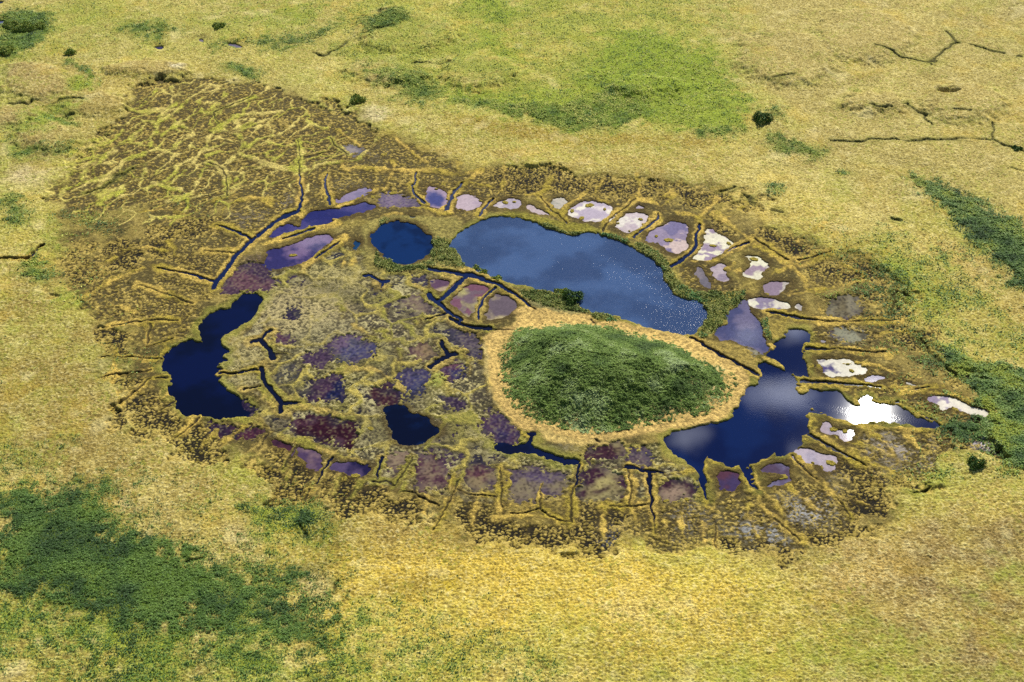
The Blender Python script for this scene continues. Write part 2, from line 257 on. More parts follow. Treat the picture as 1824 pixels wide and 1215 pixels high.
RIDGE = [
('640,860 628,885',7),('600,850 590,880',5),('760,880 748,915',5),('850,890 842,935',7),('1075,908 1070,958',5),('1212,900 1216,958',5),('1330,900 1346,955',7),('1252,930 1256,972',5),('430,762 400,800',5),('385,765 358,800',7),('520,832 505,872',5),('468,800 440,838',5),('342,745 320,775',7),('300,702 268,722',5),('1182,928 1186,968',5),('940,935 935,962',7),('1290,395 1330,362',5),('1420,432 1470,402',5),('1182,350 1212,322',7),('1062,345 1076,320',5),('960,345 985,315',5),('1405,870 1460,915',7),('1440,855 1500,885 1560,905',5),('1380,905 1410,950',5),('240,560 215,545 190,548',7),('300,600 290,640 250,650',5),('330,470 300,430',5),('250,480 200,500 150,530',7),('300,450 240,440 190,470',5),('250,380 300,372 340,390',5),('205,620 200,670 215,720',7),('1500,470 1540,490 1560,520',5),('1560,600 1600,590 1640,600',5),('1580,640 1600,625',7),('1510,790 1560,800 1620,830',5),('1540,760 1580,790 1600,840',5),('1610,770 1640,800',7),('700,245 760,290',5),('600,230 640,260',5),
('310,153 307,165 315,182 302,193 289,204 282,221 280,236 267,245 269,258 262,272 253,280 223,285 210,298 192,315 179,326 177,340',6),
('324,153 319,168 315,182',4),('374,153 359,166 337,175 326,186 324,193 304,206 291,217',4),
('400,160 398,175 374,184 359,188 359,199 337,208 319,221 297,234 284,243',5),
('451,173 407,190 381,201 359,201',5),('500,177 468,190 457,199',4),
('500,199 462,204 425,204 411,217 392,226 381,234 368,254 372,267 348,280 317,296 308,313 291,326',6),
('477,215 442,226 427,234',3),('455,208 442,221 422,230',3),
('328,223 346,236 341,245 319,256 297,272 286,280 262,289 258,307 256,318 232,326 214,340 188,355 175,366',5),
('403,243 403,256 374,267',3),('394,232 418,239 436,254 431,267 416,280 396,296',6),
('482,241 451,252 442,267',4),('429,274 460,289 500,302 540,303',9),('348,285 332,302 313,320 302,333',4),
('374,296 359,302 352,322 348,337 337,350 337,366 326,379',5),('460,302 429,309 420,324',3),('438,322 440,337',4),
('484,355 451,353 418,359 400,370 394,386',6),('240,243 221,254 188,278 164,289 144,302 113,307',4),
('253,215 258,226 240,241',4),('205,272 183,283 166,302 172,315 166,331 144,344',4),('194,274 166,280 131,293 113,302',3),
('153,307 144,315 146,326 122,337 104,348',4),('229,219 210,245 192,258 155,263 122,280',4),('199,236 166,254',4),
('210,311 192,322 153,324 133,333',4),('280,158 262,182 249,195',5),('271,184 267,197',3),('275,329 302,337 319,340',9),('253,215 282,223',4),
('669,239 669,250 658,268 645,281 625,288 582,292 560,299 544,305',5),
('612,288 612,305 639,299 687,303 728,305 779,305 818,314 856,307',7),('696,285 700,296 693,318 685,336',6),
('676,332 658,345 632,353 603,369',5),('737,371 761,373 783,382 801,380',6),('856,307 834,323 827,328',10),
('527,386 535,382 527,402',7),('472,438 516,420 555,408 601,399',9),('612,425 582,443 557,461 538,476',10),('538,476 538,487',8),
('680,389 698,382 713,382',4),('450,351 476,358 489,371',5),('481,331 492,323',3),('816,290 818,310',7),
('897,297 899,318 894,338 883,349',6),('835,323 862,329 883,336',3),('936,349 960,347 978,334',4),('1048,340 1033,354 1011,365 1006,378 998,386',6),
('1068,356 1103,365',3),('1135,313 1137,344 1128,355',5),('1133,355 1159,359 1179,370 1183,377',6),('1198,348 1179,370',6),
('1185,377 1212,383 1247,388',4),('1277,355 1262,370 1249,388 1247,400',8),('1273,381 1299,399 1328,421 1339,425',8),
('1332,432 1304,451 1277,467 1234,467',6),('1387,464 1409,473 1431,475 1480,455',8),('1409,475 1383,486 1369,493',6),
('1413,478 1431,497 1435,517',8),('1393,524 1408,528 1459,520 1507,509 1540,500',6),('1394,524 1420,519 1440,517 1480,515',4),
('1428,533 1432,546 1448,564',4),('1452,526 1461,557',3),('1437,616 1463,616 1507,623 1551,627',6),('1428,627 1441,653 1443,673',4),
('1413,669 1424,675 1463,675 1507,678 1551,686',6),('1426,695 1446,691',12),('1452,691 1474,686 1496,693 1515,700',6),
('1525,700 1525,721',7),('1553,717 1573,717 1590,721',5),('1597,670 1597,688 1599,705',7),('1589,690 1641,696 1680,690',8),
('1450,727 1468,736',5),('1477,743 1499,749 1523,758 1553,764 1619,764 1650,769',6),
('1442,740 1444,753 1442,767 1457,778 1488,793 1521,810 1564,832 1586,841',8),('1431,778 1433,788 1455,789 1488,806 1531,828',7),
('1417,810 1435,826 1455,841 1466,859 1482,882',8),('1335,825 1346,843 1355,872 1368,889 1390,911 1405,937',8),
('1324,847 1335,869 1352,891 1361,911 1377,922',8),('1243,852 1252,876 1260,898 1265,922',6),('1263,815 1260,839 1267,872 1274,898 1274,922',7),
('1265,819 1287,834 1315,832',6),('1341,828 1372,817 1381,808',4),('1127,850 1131,876 1131,893',6),('1164,845 1166,876 1168,915',7),
('1186,845 1214,843 1238,836',5),('903,839 905,863 901,893',6),('887,861 887,893 884,915',6),('1012,880 1015,911',5),('1034,858 1023,880 1026,920',6),
('903,902 933,898 955,902',8),('879,926 922,922 966,922 999,930',9),('1111,843 1118,872 1124,902 1131,926',6),('811,845 793,889 782,926',8),
('828,841 817,865 805,890',6),('728,811 710,848 706,864',5),('737,833 726,859 719,872',8),('500,780 533,785 577,802 610,813 649,822',9),
('404,743 443,751 478,767',7),('483,771 454,797 421,830',7),('599,662 618,653 654,658 675,664 697,677 717,693',6),
('533,717 566,728 599,739 627,747',6),('631,580 646,593 659,602',6),('666,591 683,591',7),('681,602 703,613 714,631 710,655 703,666',4),
('607,547 609,565',6),('688,550 686,563',8),('609,477 613,458',8),('626,473 637,453',7),('670,504 672,511',8),('683,515 694,508',5),
('732,504 747,512 760,521',5),('765,526 780,534',7),('769,490 765,512',3),('776,488 802,495 826,497',4),
('860,605 860,626 865,645 870,665 880,705 898,740 925,764 940,780',4),('779,650 799,641 819,635 832,648 837,664',5),('792,613 802,623 827,623',4),
('789,628 779,638 768,642',4),('744,573 745,578',6),('467,690 480,715 490,735',7),('840,482 858,488 880,498',3),
('1310,485 1316,480',9),('1296,480 1310,470',8),('1345,440 1376,455',9),('1415,600 1420,612',0.1),('1350,600 1353,612',0.1),
('1380,585 1400,572',9),('1365,590 1380,600',9),('1370,615 1378,620',4),('1352,640 1345,628 1330,625',7),('1362,638 1378,645 1396,657',4),
('350,330 340,350 300,360',7),('300,205 282,221',5),('235,325 216,340 208,352',5),('430,345 404,352 380,360',5),
('512,330 522,345',6),('546,330 541,352',6),('500,720 520,728 546,722',5),('455,560 440,580 420,596',0.1),
('1500,650 1540,645 1580,660 1600,670',7),('1600,700 1640,697 1700,705 1745,722 1775,738',6),('1602,722 1640,745 1670,752 1700,765',6),
]
CRACK = ['1560,90 1600,105 1658,118 1685,95 1705,80','1705,80 1735,88 1770,95 1824,108','1658,118 1670,138','1685,60 1705,80','1510,180 1545,195 1580,200 1615,192',
'1615,195 1640,205 1660,225','1480,253 1560,252 1700,253 1765,248 1790,262 1824,272','1765,248 1772,225','1700,205 1730,207','1800,300 1824,308','1360,148 1400,146 1430,142',
'640,35 655,43 690,25 705,22','650,68 680,58 700,56','600,90 620,75 645,70','740,120 790,115 800,112','100,190 150,185','15,190 45,192 60,185','75,215 100,218 135,212',
'1280,345 1310,338','1330,350 1345,365 1370,378 1395,380','1590,395 1610,400','150,345 190,330 230,300','330,1010 350,1000','585,1060 600,1040','560,100 580,105 600,90',
'530,940 545,965','1620,880 1655,870','1560,480 1600,500 1620,540','1600,520 1580,560','1640,600 1660,640 1700,670']# TINT: outline, feather m, strength, colour, wander m  (kinds of dead grass, moss and lichen; cloud shade painted in on the left)
TINT = [
('560,-20 1260,-20 1330,120 1340,250 1100,260 800,200 600,140',10,.75,(176,172,62),12),
('-20,-20 600,-20 620,90 420,150 300,120 120,110 -20,120',9,.7,(160,154,66),10),
('118,150 106,168 77,180 42,180 13,168 2,150 13,131 41,119 77,119 106,131',2.5,.95,(166,140,90),3),
('138,247 127,262 99,271 64,271 36,262 26,247 36,231 64,222 99,222 127,231',2.5,.95,(166,140,90),3),
('216,192 203,204 170,212 129,212 96,204 84,192 96,179 129,171 170,171 203,179',2.5,.95,(166,140,90),3),
('332,128 318,136 283,141 240,141 205,136 192,128 205,119 240,114 283,114 318,119',2.5,.95,(166,140,90),3),
('62,213 55,222 38,228 17,228 0,222 -5,213 0,203 17,197 38,197 55,203',2.5,.95,(166,140,90),3),
('810,60 792,83 747,98 692,98 647,83 630,60 647,36 691,21 747,21 792,36',2.5,.95,(166,140,90),3),
('780,130 764,146 724,156 675,156 635,146 620,130 635,113 675,103 724,103 764,113',2.5,.95,(166,140,90),3),
('930,135 916,151 881,161 838,161 803,151 790,135 803,118 838,108 881,108 916,118',2.5,.95,(166,140,90),3),
('1210,160 1198,172 1168,180 1131,180 1101,172 1090,160 1101,147 1131,139 1168,139 1198,147',2.5,.95,(166,140,90),3),
('1630,70 1612,99 1567,117 1512,117 1467,99 1450,70 1467,40 1511,22 1567,22 1612,40',2.5,.95,(166,140,90),3),
('1490,110 1472,139 1427,157 1372,157 1327,139 1310,110 1327,80 1371,62 1427,62 1472,80',2.5,.95,(166,140,90),3),
('1790,190 1776,209 1741,222 1698,222 1663,210 1650,190 1663,170 1698,157 1741,157 1776,169',2.5,.95,(166,140,90),3),
('1620,190 1608,201 1578,209 1541,209 1511,201 1500,190 1511,178 1541,170 1578,170 1608,178',2.5,.95,(166,140,90),3),
('280,170 60,250 -20,400 60,480 160,520 120,380 240,220',7,.6,(176,170,62),8),
('1660,40 1850,-20 1850,140 1700,120',9,.6,(138,126,78),8),
('-20,-20 1850,-20 1850,330 1500,330 1300,300 700,250 560,150 -20,100',14,.45,(190,176,96),10),
('1250,-20 1850,-20 1850,420 1700,380 1500,330 1360,260 1300,120',10,.7,(180,162,90),8),
('600,-20 1240,-20 1260,120 1300,240 1150,240 900,230 640,140',10,.55,(186,176,74),9),
('0,110 200,110 220,260 60,330 0,300',6,.6,(160,142,80),6),
('100,120 330,110 420,150 260,200 130,260',6,.5,(176,156,76),6),
('-20,320 110,330 90,470 -20,520',6,.4,(202,182,106),5),
('-20,480 160,520 220,700 320,820 480,900 420,960 200,900 -20,860',10,.85,(160,138,70),8),  # olive grass on the left, darkened by cloud shade painted into the colour
('-20,560 100,600 150,800 60,900 -20,880',9,.6,(158,140,70),8),  # more of the painted cloud shade at the far left
('420,930 900,960 1420,1000 1640,900 1850,860 1850,1240 500,1240 640,1100 480,1020',10,.8,(210,186,80),9),
('480,960 1420,1010 1360,1130 620,1100',7,.9,(226,194,78),7),
('1500,940 1850,860 1850,1240 1560,1240 1420,1100',12,.9,(158,134,80),10),
('560,900 840,930 860,990 640,1000 540,950',6,.6,(160,134,70),6),
('1250,330 1560,420 1650,560 1760,660 1700,700 1620,600 1540,480 1360,400',8,.6,(198,170,82),6),
('1440,430 1700,480 1840,560 1840,660 1700,640 1600,520',8,.6,(178,168,64),7),
('1620,350 1800,520 1840,600 1700,500 1600,420',6,.5,(204,170,96),5),
('700,240 1000,260 1300,290 1320,330 1000,310 820,300 640,240',5,.8,(190,166,86),4),
('860,300 1300,320 1340,350 1180,350 1000,345 880,345',4,.8,(120,108,48),3),
('800,200 960,235 1130,245 1300,250 1290,268 1060,262 900,250 790,215',2,.65,(164,138,48),2),
('520,1010 600,1030 590,1080 540,1060',3,.6,(216,194,140),4),('400,940 480,980 450,1010 390,970',3,.6,(206,184,128),4),
('1050,1080 1250,1060 1240,1110 1080,1120',4,.45,(232,208,128),5),('1500,1000 1640,980 1600,1030 1480,1060',4,.5,(216,184,100),5),
('480,940 545,945 540,962 490,960',1.2,.9,(214,160,20),1.5),('770,1045 812,1042 815,1060 780,1060',1.2,.8,(222,190,24),2),
('640,190 690,195 690,216 650,215',1.6,.8,(224,208,158),2.5),('0,310 100,300 80,340 0,350',3,.6,(222,200,150),4),
('300,122 325,124 322,132 302,130',1,.8,(232,222,190),1.5),('100,1000 400,1060 420,1215 0,1215 0,1080',8,.4,(140,136,52),9),
('1700,1000 1850,980 1850,1215 1700,1215',10,.5,(134,116,72),8),('180,600 300,610 300,670 180,670',4,.55,(128,126,62),4),
('430,900 600,910 640,1000 560,1060 460,1010',5,.65,(118,116,46),5),
('630,1040 850,1040 840,1065 700,1075 640,1065',3,.55,(120,104,42),3),
]
# GREEN: outline, feather, strength, d(ense)/l(ight), wander
GREEN = [
('-20,840 80,860 200,900 320,980 450,1040 520,1120 420,1180 200,1150 -20,1140',9,.45,'d',9),('1600,560 1700,600 1760,640 1690,680 1700,780 1640,760',6,.35,'d',6),
('780,165 870,200 960,225 1060,235 1140,225 1250,232 1320,242 1350,225 1310,150 1280,110 1230,80 1180,60 1100,55 1080,90 1040,130 1000,160 920,170 840,160',3.5,.9,'l',6),
('800,180 900,205 960,222 1060,236 1140,225 1180,190 1100,150 1050,180 960,195 870,180',2.2,1.0,'d',3),
('1060,90 1160,70 1240,110 1260,160 1180,180 1100,150',5,.9,'l',6),('600,-20 1260,-20 1340,100 1360,240 1100,230 800,190 620,150 560,80',10,.5,'l',10),('-20,-20 560,-20 500,60 300,100 60,110 -20,140',9,.4,'l',9),('1440,440 1640,420 1760,520 1840,620 1680,620 1560,560',8,.45,'l',8),('-20,560 60,600 90,760 60,860 -20,900',9,.2,'l',9),
('1220,225 1320,230 1320,248 1240,245',2,.8,'d',2),
('820,-15 940,-15 930,40 900,60 850,50',4,.8,'l',6),('820,40 870,60 940,110 930,130 840,90',4,.7,'l',4),('650,125 760,145 800,180 740,192 690,165',3,.8,'d',3),
('1640,325 1700,345 1770,390 1840,400 1840,530 1790,480 1735,430 1690,380 1645,345',2.5,.9,'d',4),
('1735,405 1840,400 1840,520 1780,465',2,1.4,'d',2),
('1690,640 1740,655 1840,660 1840,835 1785,825 1765,790 1700,775 1686,764 1735,752 1772,736 1750,710 1745,690 1715,660',2,1.5,'d',2.5),
('1620,590 1660,600 1740,640 1760,700 1720,680 1680,640',2,.9,'l',2),('1540,470 1620,490 1630,560 1600,600 1580,540',3,.8,'l',3),
('1600,560 1660,600 1670,640 1630,620',2,.6,'l',2),
('0,890 40,880 120,905 180,925 260,975 330,1012 400,1045 430,1085 385,1112 300,1100 200,1080 100,1060 0,1070',4,1,'d',6),
('180,940 280,980 400,1045 420,1090 340,1080 200,1010',3,1,'d',4),
('-20,1060 200,1080 420,1110 640,1150 560,1215 -20,1225',8,.8,'l',9),('-20,790 60,800 130,880 60,930 -20,900',6,.4,'l',7),('660,1120 900,1120 940,1225 620,1225',7,.5,'l',9),
('430,1050 560,1070 600,1130 480,1150',5,.7,'d',7),
('-10,20 50,22 95,40 90,75 40,85 10,105 -10,100',2.5,1,'d',4),('225,45 300,38 320,66 250,76',3,.8,'d',4),('380,82 470,78 560,60 600,40 560,80 440,92',3,.8,'d',4),
('400,0 600,0 560,60 420,60',6,.5,'l',7),('120,95 140,110 170,140 160,150 130,125',1.5,.9,'d',2),('110,140 150,135 180,160 130,170',2.5,.8,'l',3),
('60,210 100,212 145,218 130,235 70,222',1.6,.9,'d',2),('0,240 50,200 110,180 160,160 150,200 60,260 10,290',4,.7,'l',5),('20,275 60,270 130,260 120,280 60,285 20,285',2,.7,'d',3),
('395,115 450,112 470,140 430,148',2,.8,'d',3),('0,352 30,355 48,375 30,400 0,400',3,.9,'d',3),('45,470 60,500 110,505 115,490 75,480 65,450 50,455',2,1,'d',2),
('130,370 200,375 210,405 150,420 120,400',3,.8,'d',4),('90,440 150,440 190,560 140,560 110,520',4,.7,'l',4),('100,400 240,330 300,350 230,420 130,440',5,.5,'l',5),
('640,35 660,45 700,25 735,28 730,45 680,60 655,70 650,55',1.2,1,'d',2),('1360,245 1400,240 1425,262 1475,268 1465,282 1400,275',2,.8,'d',2.5),
('1370,335 1395,333 1405,345 1380,350',1.4,.8,'d',2),('1370,190 1410,195 1400,215 1370,225',1.8,.6,'d',2),('1510,160 1525,168 1518,172',1,.8,'l',1),('1490,305 1515,308 1510,318 1492,316',1,.8,'l',1),
('430,890 600,905 600,960 500,985 440,950',4,.75,'l',5),('540,915 560,920 545,945 530,935',1,.9,'d',1),('180,610 300,605 300,665 200,660',4,.5,'l',4),
('300,360 380,350 400,380 330,390',3,.6,'l',3),('190,555 280,520 300,560 250,600',3,.3,'l',3),('1640,820 1720,840 1690,880 1600,890',4,.5,'l',5),('1790,830 1840,830 1840,880 1810,870',3,.6,'l',3),
('1700,1000 1840,1020 1840,1120 1780,1090',6,.5,'l',7),('1240,1160 1600,1150 1824,1190 1824,1225 1200,1225',6,.5,'l',9),('1640,410 1720,440 1760,470 1700,480 1650,450',4,.5,'l',5),
('900,1080 1000,1100 990,1180 900,1180',5,.35,'l',8),('700,556 745,560 752,590 715,604 690,590',1.6,.8,'l',1.5),('1240,460 1290,500 1250,530 1215,525 1200,490',1.5,.3,'l',1.5),
('1440,530 1500,520 1560,500 1600,520 1540,530 1470,540',1.5,.6,'l',2),('1250,800 1260,815 1262,850 1256,850',.6,.4,'l',.5),
]
BASIN = '105,330 150,280 235,215 245,165 290,152 370,148 450,152 520,175 600,205 660,235 740,265 800,288 870,300 960,305 1060,318 1150,325 1250,340 1300,365 1350,385 1400,420 1480,440 1560,480 1600,520 1610,570 1620,620 1680,650 1720,690 1780,740 1720,790 1640,820 1630,860 1560,900 1570,925 1480,950 1410,990 1350,990 1250,975 1100,965 1000,970 900,965 800,945 790,915 700,905 600,900 540,890 480,850 400,815 330,790 250,745 230,700 200,640 185,590 150,550 110,520 100,450 130,400 110,350'
# BOG: outline, feather, strength, sparse tussocks 0..1
BOG = [
('240,165 290,152 370,148 460,152 520,175 610,205 660,235 700,258 760,280 805,292 810,315 760,325 720,330 600,345 540,370 500,375 470,350 420,345 330,385 260,360 190,380 120,370 110,330 150,285 235,215',2,.85,.55),
('400,160 500,165 610,205 660,240 560,260 450,230',2,.9,.75),('550,250 640,250 680,270 800,290 790,312 640,300 560,300',1.6,.95,.9),
('400,385 480,350 540,385 490,395 450,415 400,400',1.5,.95,.95),('420,310 520,310 525,375 450,390 400,360',1.5,.9,.8),('545,310 600,305 740,310 735,340 600,345 580,370',1.5,.9,.85),
('195,435 248,435 245,480 205,490 190,465',1.2,1,.15),('265,430 310,425 312,465 275,472',1.2,1,.15),('350,420 425,415 432,440 350,450',1.2,.95,.9),('320,455 405,452 405,485 375,495 325,480',1.2,1,.35),
('285,490 340,495 378,510 380,540 330,525 290,510',1.4,.95,.4),('235,520 300,530 345,550 350,575 250,570 232,545',1.4,.95,.4),('180,505 232,500 240,560 185,580 170,540',2,.95,.75),
('185,590 215,585 240,600 225,625 190,625',1.2,.95,.1),('270,580 310,580 308,600 275,605',1.2,.9,.6),('310,540 370,560 350,590 320,600',1.4,.8,.8),
('240,705 270,690 305,700 315,725 330,745 350,765 330,790 290,775 245,745 230,720',1.4,1,.0),('245,700 290,690 300,725 265,735',1,1,.5),
('320,780 370,760 410,800 400,815 350,812 315,800',1.5,1,.0),('200,680 240,670 240,690 205,700',1.2,.8,.1),('190,735 215,730 220,760 195,765',1.2,.8,.1),('225,770 265,765 275,785 240,795',1.2,.9,.1),
('460,815 505,800 560,830 575,860 500,860 470,840',1.4,1,.0),('490,860 555,865 550,900 500,885',1.4,.95,.0),('580,845 640,858 700,870 690,905 610,905 560,880',1.6,1,.0),('690,885 760,895 750,925 690,920',1.5,.8,.1),
('813,878 885,890 880,935 960,950 1090,945 1120,965 1060,978 960,975 880,970 800,950 795,910',1.4,1,.12),('1030,895 1110,900 1115,950 1040,955',1.3,1,.3),
('1130,905 1250,890 1270,960 1240,975 1130,960',1.4,1,.45),('1270,890 1340,870 1380,930 1420,965 1400,995 1330,990 1270,970',1.4,1,.55),('1240,960 1420,970 1400,1000 1300,990',1.4,1,.0),
('1370,880 1440,850 1500,890 1520,930 1460,945 1400,930',1.4,1,.4),('1490,850 1550,870 1575,920 1520,935 1500,900',1.4,1,.25),('1400,935 1520,935 1500,955 1420,965',1.4,.9,.0),
('1520,765 1600,760 1690,780 1660,810 1630,850 1560,825 1520,795',1.6,1,.5),('1500,830 1600,850 1650,870 1560,880 1500,850',1.5,.7,.2),
('870,305 960,305 1060,318 1150,325 1180,345 1130,348 1060,352 960,342 890,345',2,.75,.0),('1190,330 1290,345 1280,362 1240,382 1190,372 1200,350',1.6,.85,.05),('1140,318 1190,330 1180,360 1145,350',1.5,.7,.1),
('1370,405 1420,430 1440,460 1400,455 1365,420',1.6,1,.0),('1270,360 1340,350 1370,365 1340,378 1290,372',2,.6,.0),('1260,390 1300,400 1320,425 1290,418 1262,404',1.2,.8,.2),
('1440,470 1540,465 1600,500 1560,510 1500,505 1445,500',2,.85,.15),('1440,480 1500,480 1490,510 1450,512',1.2,.9,.3),('1560,520 1620,530 1620,580 1590,600 1570,560',2.5,.6,.05),('1590,585 1650,590 1660,630 1630,635 1600,615',1.6,.8,.0),
('1440,585 1545,580 1560,615 1460,615 1440,600',1.3,.9,.5),('1455,640 1560,635 1600,670 1575,685 1450,672',1.3,.9,.55),('1700,655 1750,660 1740,690 1705,685',1.4,.9,.05),('1620,680 1650,672 1650,695 1625,695',1.2,.7,.2),
('1500,690 1590,695 1595,720 1560,715 1520,705',1,.9,.5),('1610,700 1640,695 1760,735 1740,750 1680,750 1620,730',1.2,.9,.5),('1730,780 1780,790 1770,815 1730,810',1.2,.9,.2),('1470,800 1520,815 1580,850 1560,870 1480,845',1.2,.8,.3),
('1200,480 1250,470 1300,500 1330,520 1290,530 1240,530 1210,515',1.2,.7,.6),('735,325 860,315 880,340 860,385 740,370',1.2,.7,.7),('300,380 400,385 400,420 320,430 250,430',2,.5,.1),
('100,460 180,430 200,520 130,540',3,.4,.1),
]
SILTS = [('1300,930 1400,930 1390,975 1310,965',3,.9,(150,150,150)),('1400,880 1500,890 1490,935 1410,930',3,.9,(158,156,154)),('1530,780 1640,790 1630,840 1560,820',4,.9,(156,146,134)),
('1195,905 1250,905 1240,950 1190,950',3,.6,(120,120,122)),('1060,930 1110,930 1110,960 1060,960',2.5,.6,(86,92,110)),('400,380 480,370 480,400 420,410',3,.5,(116,106,98)),('1480,590 1545,590 1540,610 1490,605',2,.6,(176,180,176)),
('560,268 680,268 690,290 560,290',3,.4,(120,112,104)),('1735,785 1765,788 1762,805 1738,802',1.5,1,(224,214,220)),('1450,845 1500,855 1500,880 1460,870',2,.6,(150,148,146)),('600,320 680,325 650,345 600,345',2.5,.4,(120,112,100)),
('1680,620 1720,632 1745,655 1730,655 1690,630',1,.9,(190,184,196)),('480,350 530,340 530,372 490,378',2.5,.5,(116,108,106))]
MARSH = '480,470 540,462 600,440 640,440 660,478 720,488 770,480 790,490 770,520 800,570 855,600 866,690 900,750 925,780 900,800 960,815 1030,832 1100,790 1170,790 1190,825 1250,835 1245,900 1110,900 1020,895 900,905 830,880 760,885 690,870 640,860 560,830 478,775 462,745 470,700 410,700 395,660 400,615 440,590 470,550 470,530 430,500 400,510 440,470'
# MPATCH: marsh patches: outline, feather, colour, strength, lift
MPATCH = [('480,520 560,500 620,540 600,580 520,600 470,590 450,560',2.5,(176,160,110),.8,.10),('560,470 660,480 680,510 600,530 540,500',2,(170,156,100),.8,.10),('400,605 450,595 480,640 460,690 410,690 400,660',2,(164,150,100),.8,.12),
('500,600 600,560 660,590 600,610 540,640',2.5,(150,140,100),.7,.06),('640,440 680,470 760,490 770,478 740,466 690,474',1.5,(164,156,76),.8,.14),('770,425 800,440 830,480 790,478 770,460',1.5,(120,104,44),.7,.14),
('430,460 470,455 480,470 440,480',2,(90,70,80),.6,-.05),('520,500 620,505 640,530 560,525',2,(70,66,60),.6,-.04),('660,600 700,620 690,650 650,640',2,(140,132,80),.6,.08),('640,740 690,740 700,790 650,800',2,(130,122,78),.6,.06),
('820,760 870,770 880,830 850,820',2,(134,124,84),.7,.06),('970,790 1030,800 1020,812 970,800',1.5,(120,112,88),.7,.06),('730,860 900,830 1020,830 1020,900 900,900 740,890',3,(134,118,60),.5,.10),('900,880 1015,885 1010,925 900,925',2,(160,138,66),.6,.14),
('690,820 740,810 760,830 720,840',1,(150,144,80),.5,.08),('1080,840 1110,840 1108,860 1085,862',1,(196,190,130),.9,.12),('1045,810 1060,800 1080,800 1085,812 1060,816',.8,(196,190,130),.8,.10),
('765,665 790,670 788,690 768,688',.8,(150,156,70),.9,.2),('850,840 875,845 870,860 850,860',.8,(190,176,130),.5,.05),('930,838 990,840 1005,860 980,875 930,865',1.4,(168,156,104),.7,.12)]
# LAND: dry land kept over everything: outline, feather, colour, strength, height
LAND = [('935,545 960,548 1000,555 1060,565 1110,575 1170,592 1235,604 1290,635 1330,665 1330,690 1318,722 1290,750 1225,762 1150,775 1090,786 1045,792 1010,782 975,770 945,772 920,762 895,738 875,700 868,655 862,615 866,592 900,590 925,566 915,556',.7,(190,160,92),1,.40),
('960,768 975,770 1010,784 1050,790 1090,786 1080,795 1030,797 985,790 962,782',.6,(190,164,96),1,.35),('640,478 655,440 640,410 660,395 700,385 760,388 800,388 830,400 800,430 800,445 815,470 832,480 800,482 760,470 775,450 778,425 755,400 720,390 690,392 662,410 652,428 665,455 692,474 735,476 760,468 765,474 740,486 690,486',.8,(140,128,66),.95,.30),
('1255,525 1300,520 1330,525 1318,545 1300,560 1296,580 1280,592 1260,604 1240,604 1262,580 1268,562 1255,545 1235,535 1205,530 1190,512 1183,480 1160,462 1130,445 1140,440 1180,460 1210,490 1225,515',.7,(140,128,58),.95,.25),
('1340,570 1400,572 1410,582 1398,600 1380,608 1365,600 1352,580',.8,(148,130,60),.9,.26),('1240,606 1300,610 1330,618 1350,640 1352,668 1330,658 1290,632',.6,(146,126,62),.9,.25),('915,515 960,525 1005,527 1030,540 1024,552 1050,560 1000,560 950,545',.8,(124,118,72),.85,.15),
('1055,562 1095,566 1110,576 1060,574',.5,(120,110,44),1,.3),('895,388 925,390 960,400 985,408 1000,417 1040,416 1075,418 1060,408 1040,400 1000,398 975,390 940,380 890,380',.4,(128,120,42),.9,.32),
('866,610 872,700 892,740 915,762 925,772 900,745 876,710 862,650 858,612',.6,(200,178,112),.8,.42)]
MOUND = '880,600 905,580 950,570 1010,565 1060,570 1110,580 1165,595 1225,607 1285,637 1322,668 1322,690 1310,716 1282,742 1225,754 1150,768 1090,778 1045,784 1010,776 975,764 945,764 920,752 900,728 885,695 876,655 872,620'
MOUNDGREEN = '930,618 960,600 1010,594 1060,592 1120,604 1170,618 1210,638 1258,668 1285,692 1289,708 1262,716 1248,728 1183,740 1132,754 1062,770 1031,762 968,748 930,718 915,690 914,650'
REEDS = [('770,425 800,430 812,455 832,478 800,475 768,462 758,440',1,.9),('1180,460 1200,500 1240,522 1280,520 1300,540 1290,575 1262,600 1240,602 1262,575 1262,555 1240,538 1205,530 1186,505',.8,1),
('1125,430 1180,455 1200,490 1185,485 1160,464 1130,445',.6,.9),('915,515 1000,524 1030,535 1028,552 1054,560 1000,552 950,540',.8,.9),('640,440 660,400 700,386 660,425 672,455 700,475 740,476 775,455 770,480 700,488 660,475',.8,.7),
('940,393 985,405 1010,418 1075,414 1120,432 1110,436 1074,420 1019,421 984,411',.5,.9),('1050,560 1090,562 1110,574 1060,574',.5,.8),('1340,572 1400,575 1398,600 1375,610 1355,590',.8,.6),('1424,688 1447,688 1440,704 1423,704',.4,1),('1290,525 1330,520 1320,545 1296,552',.8,.6)]
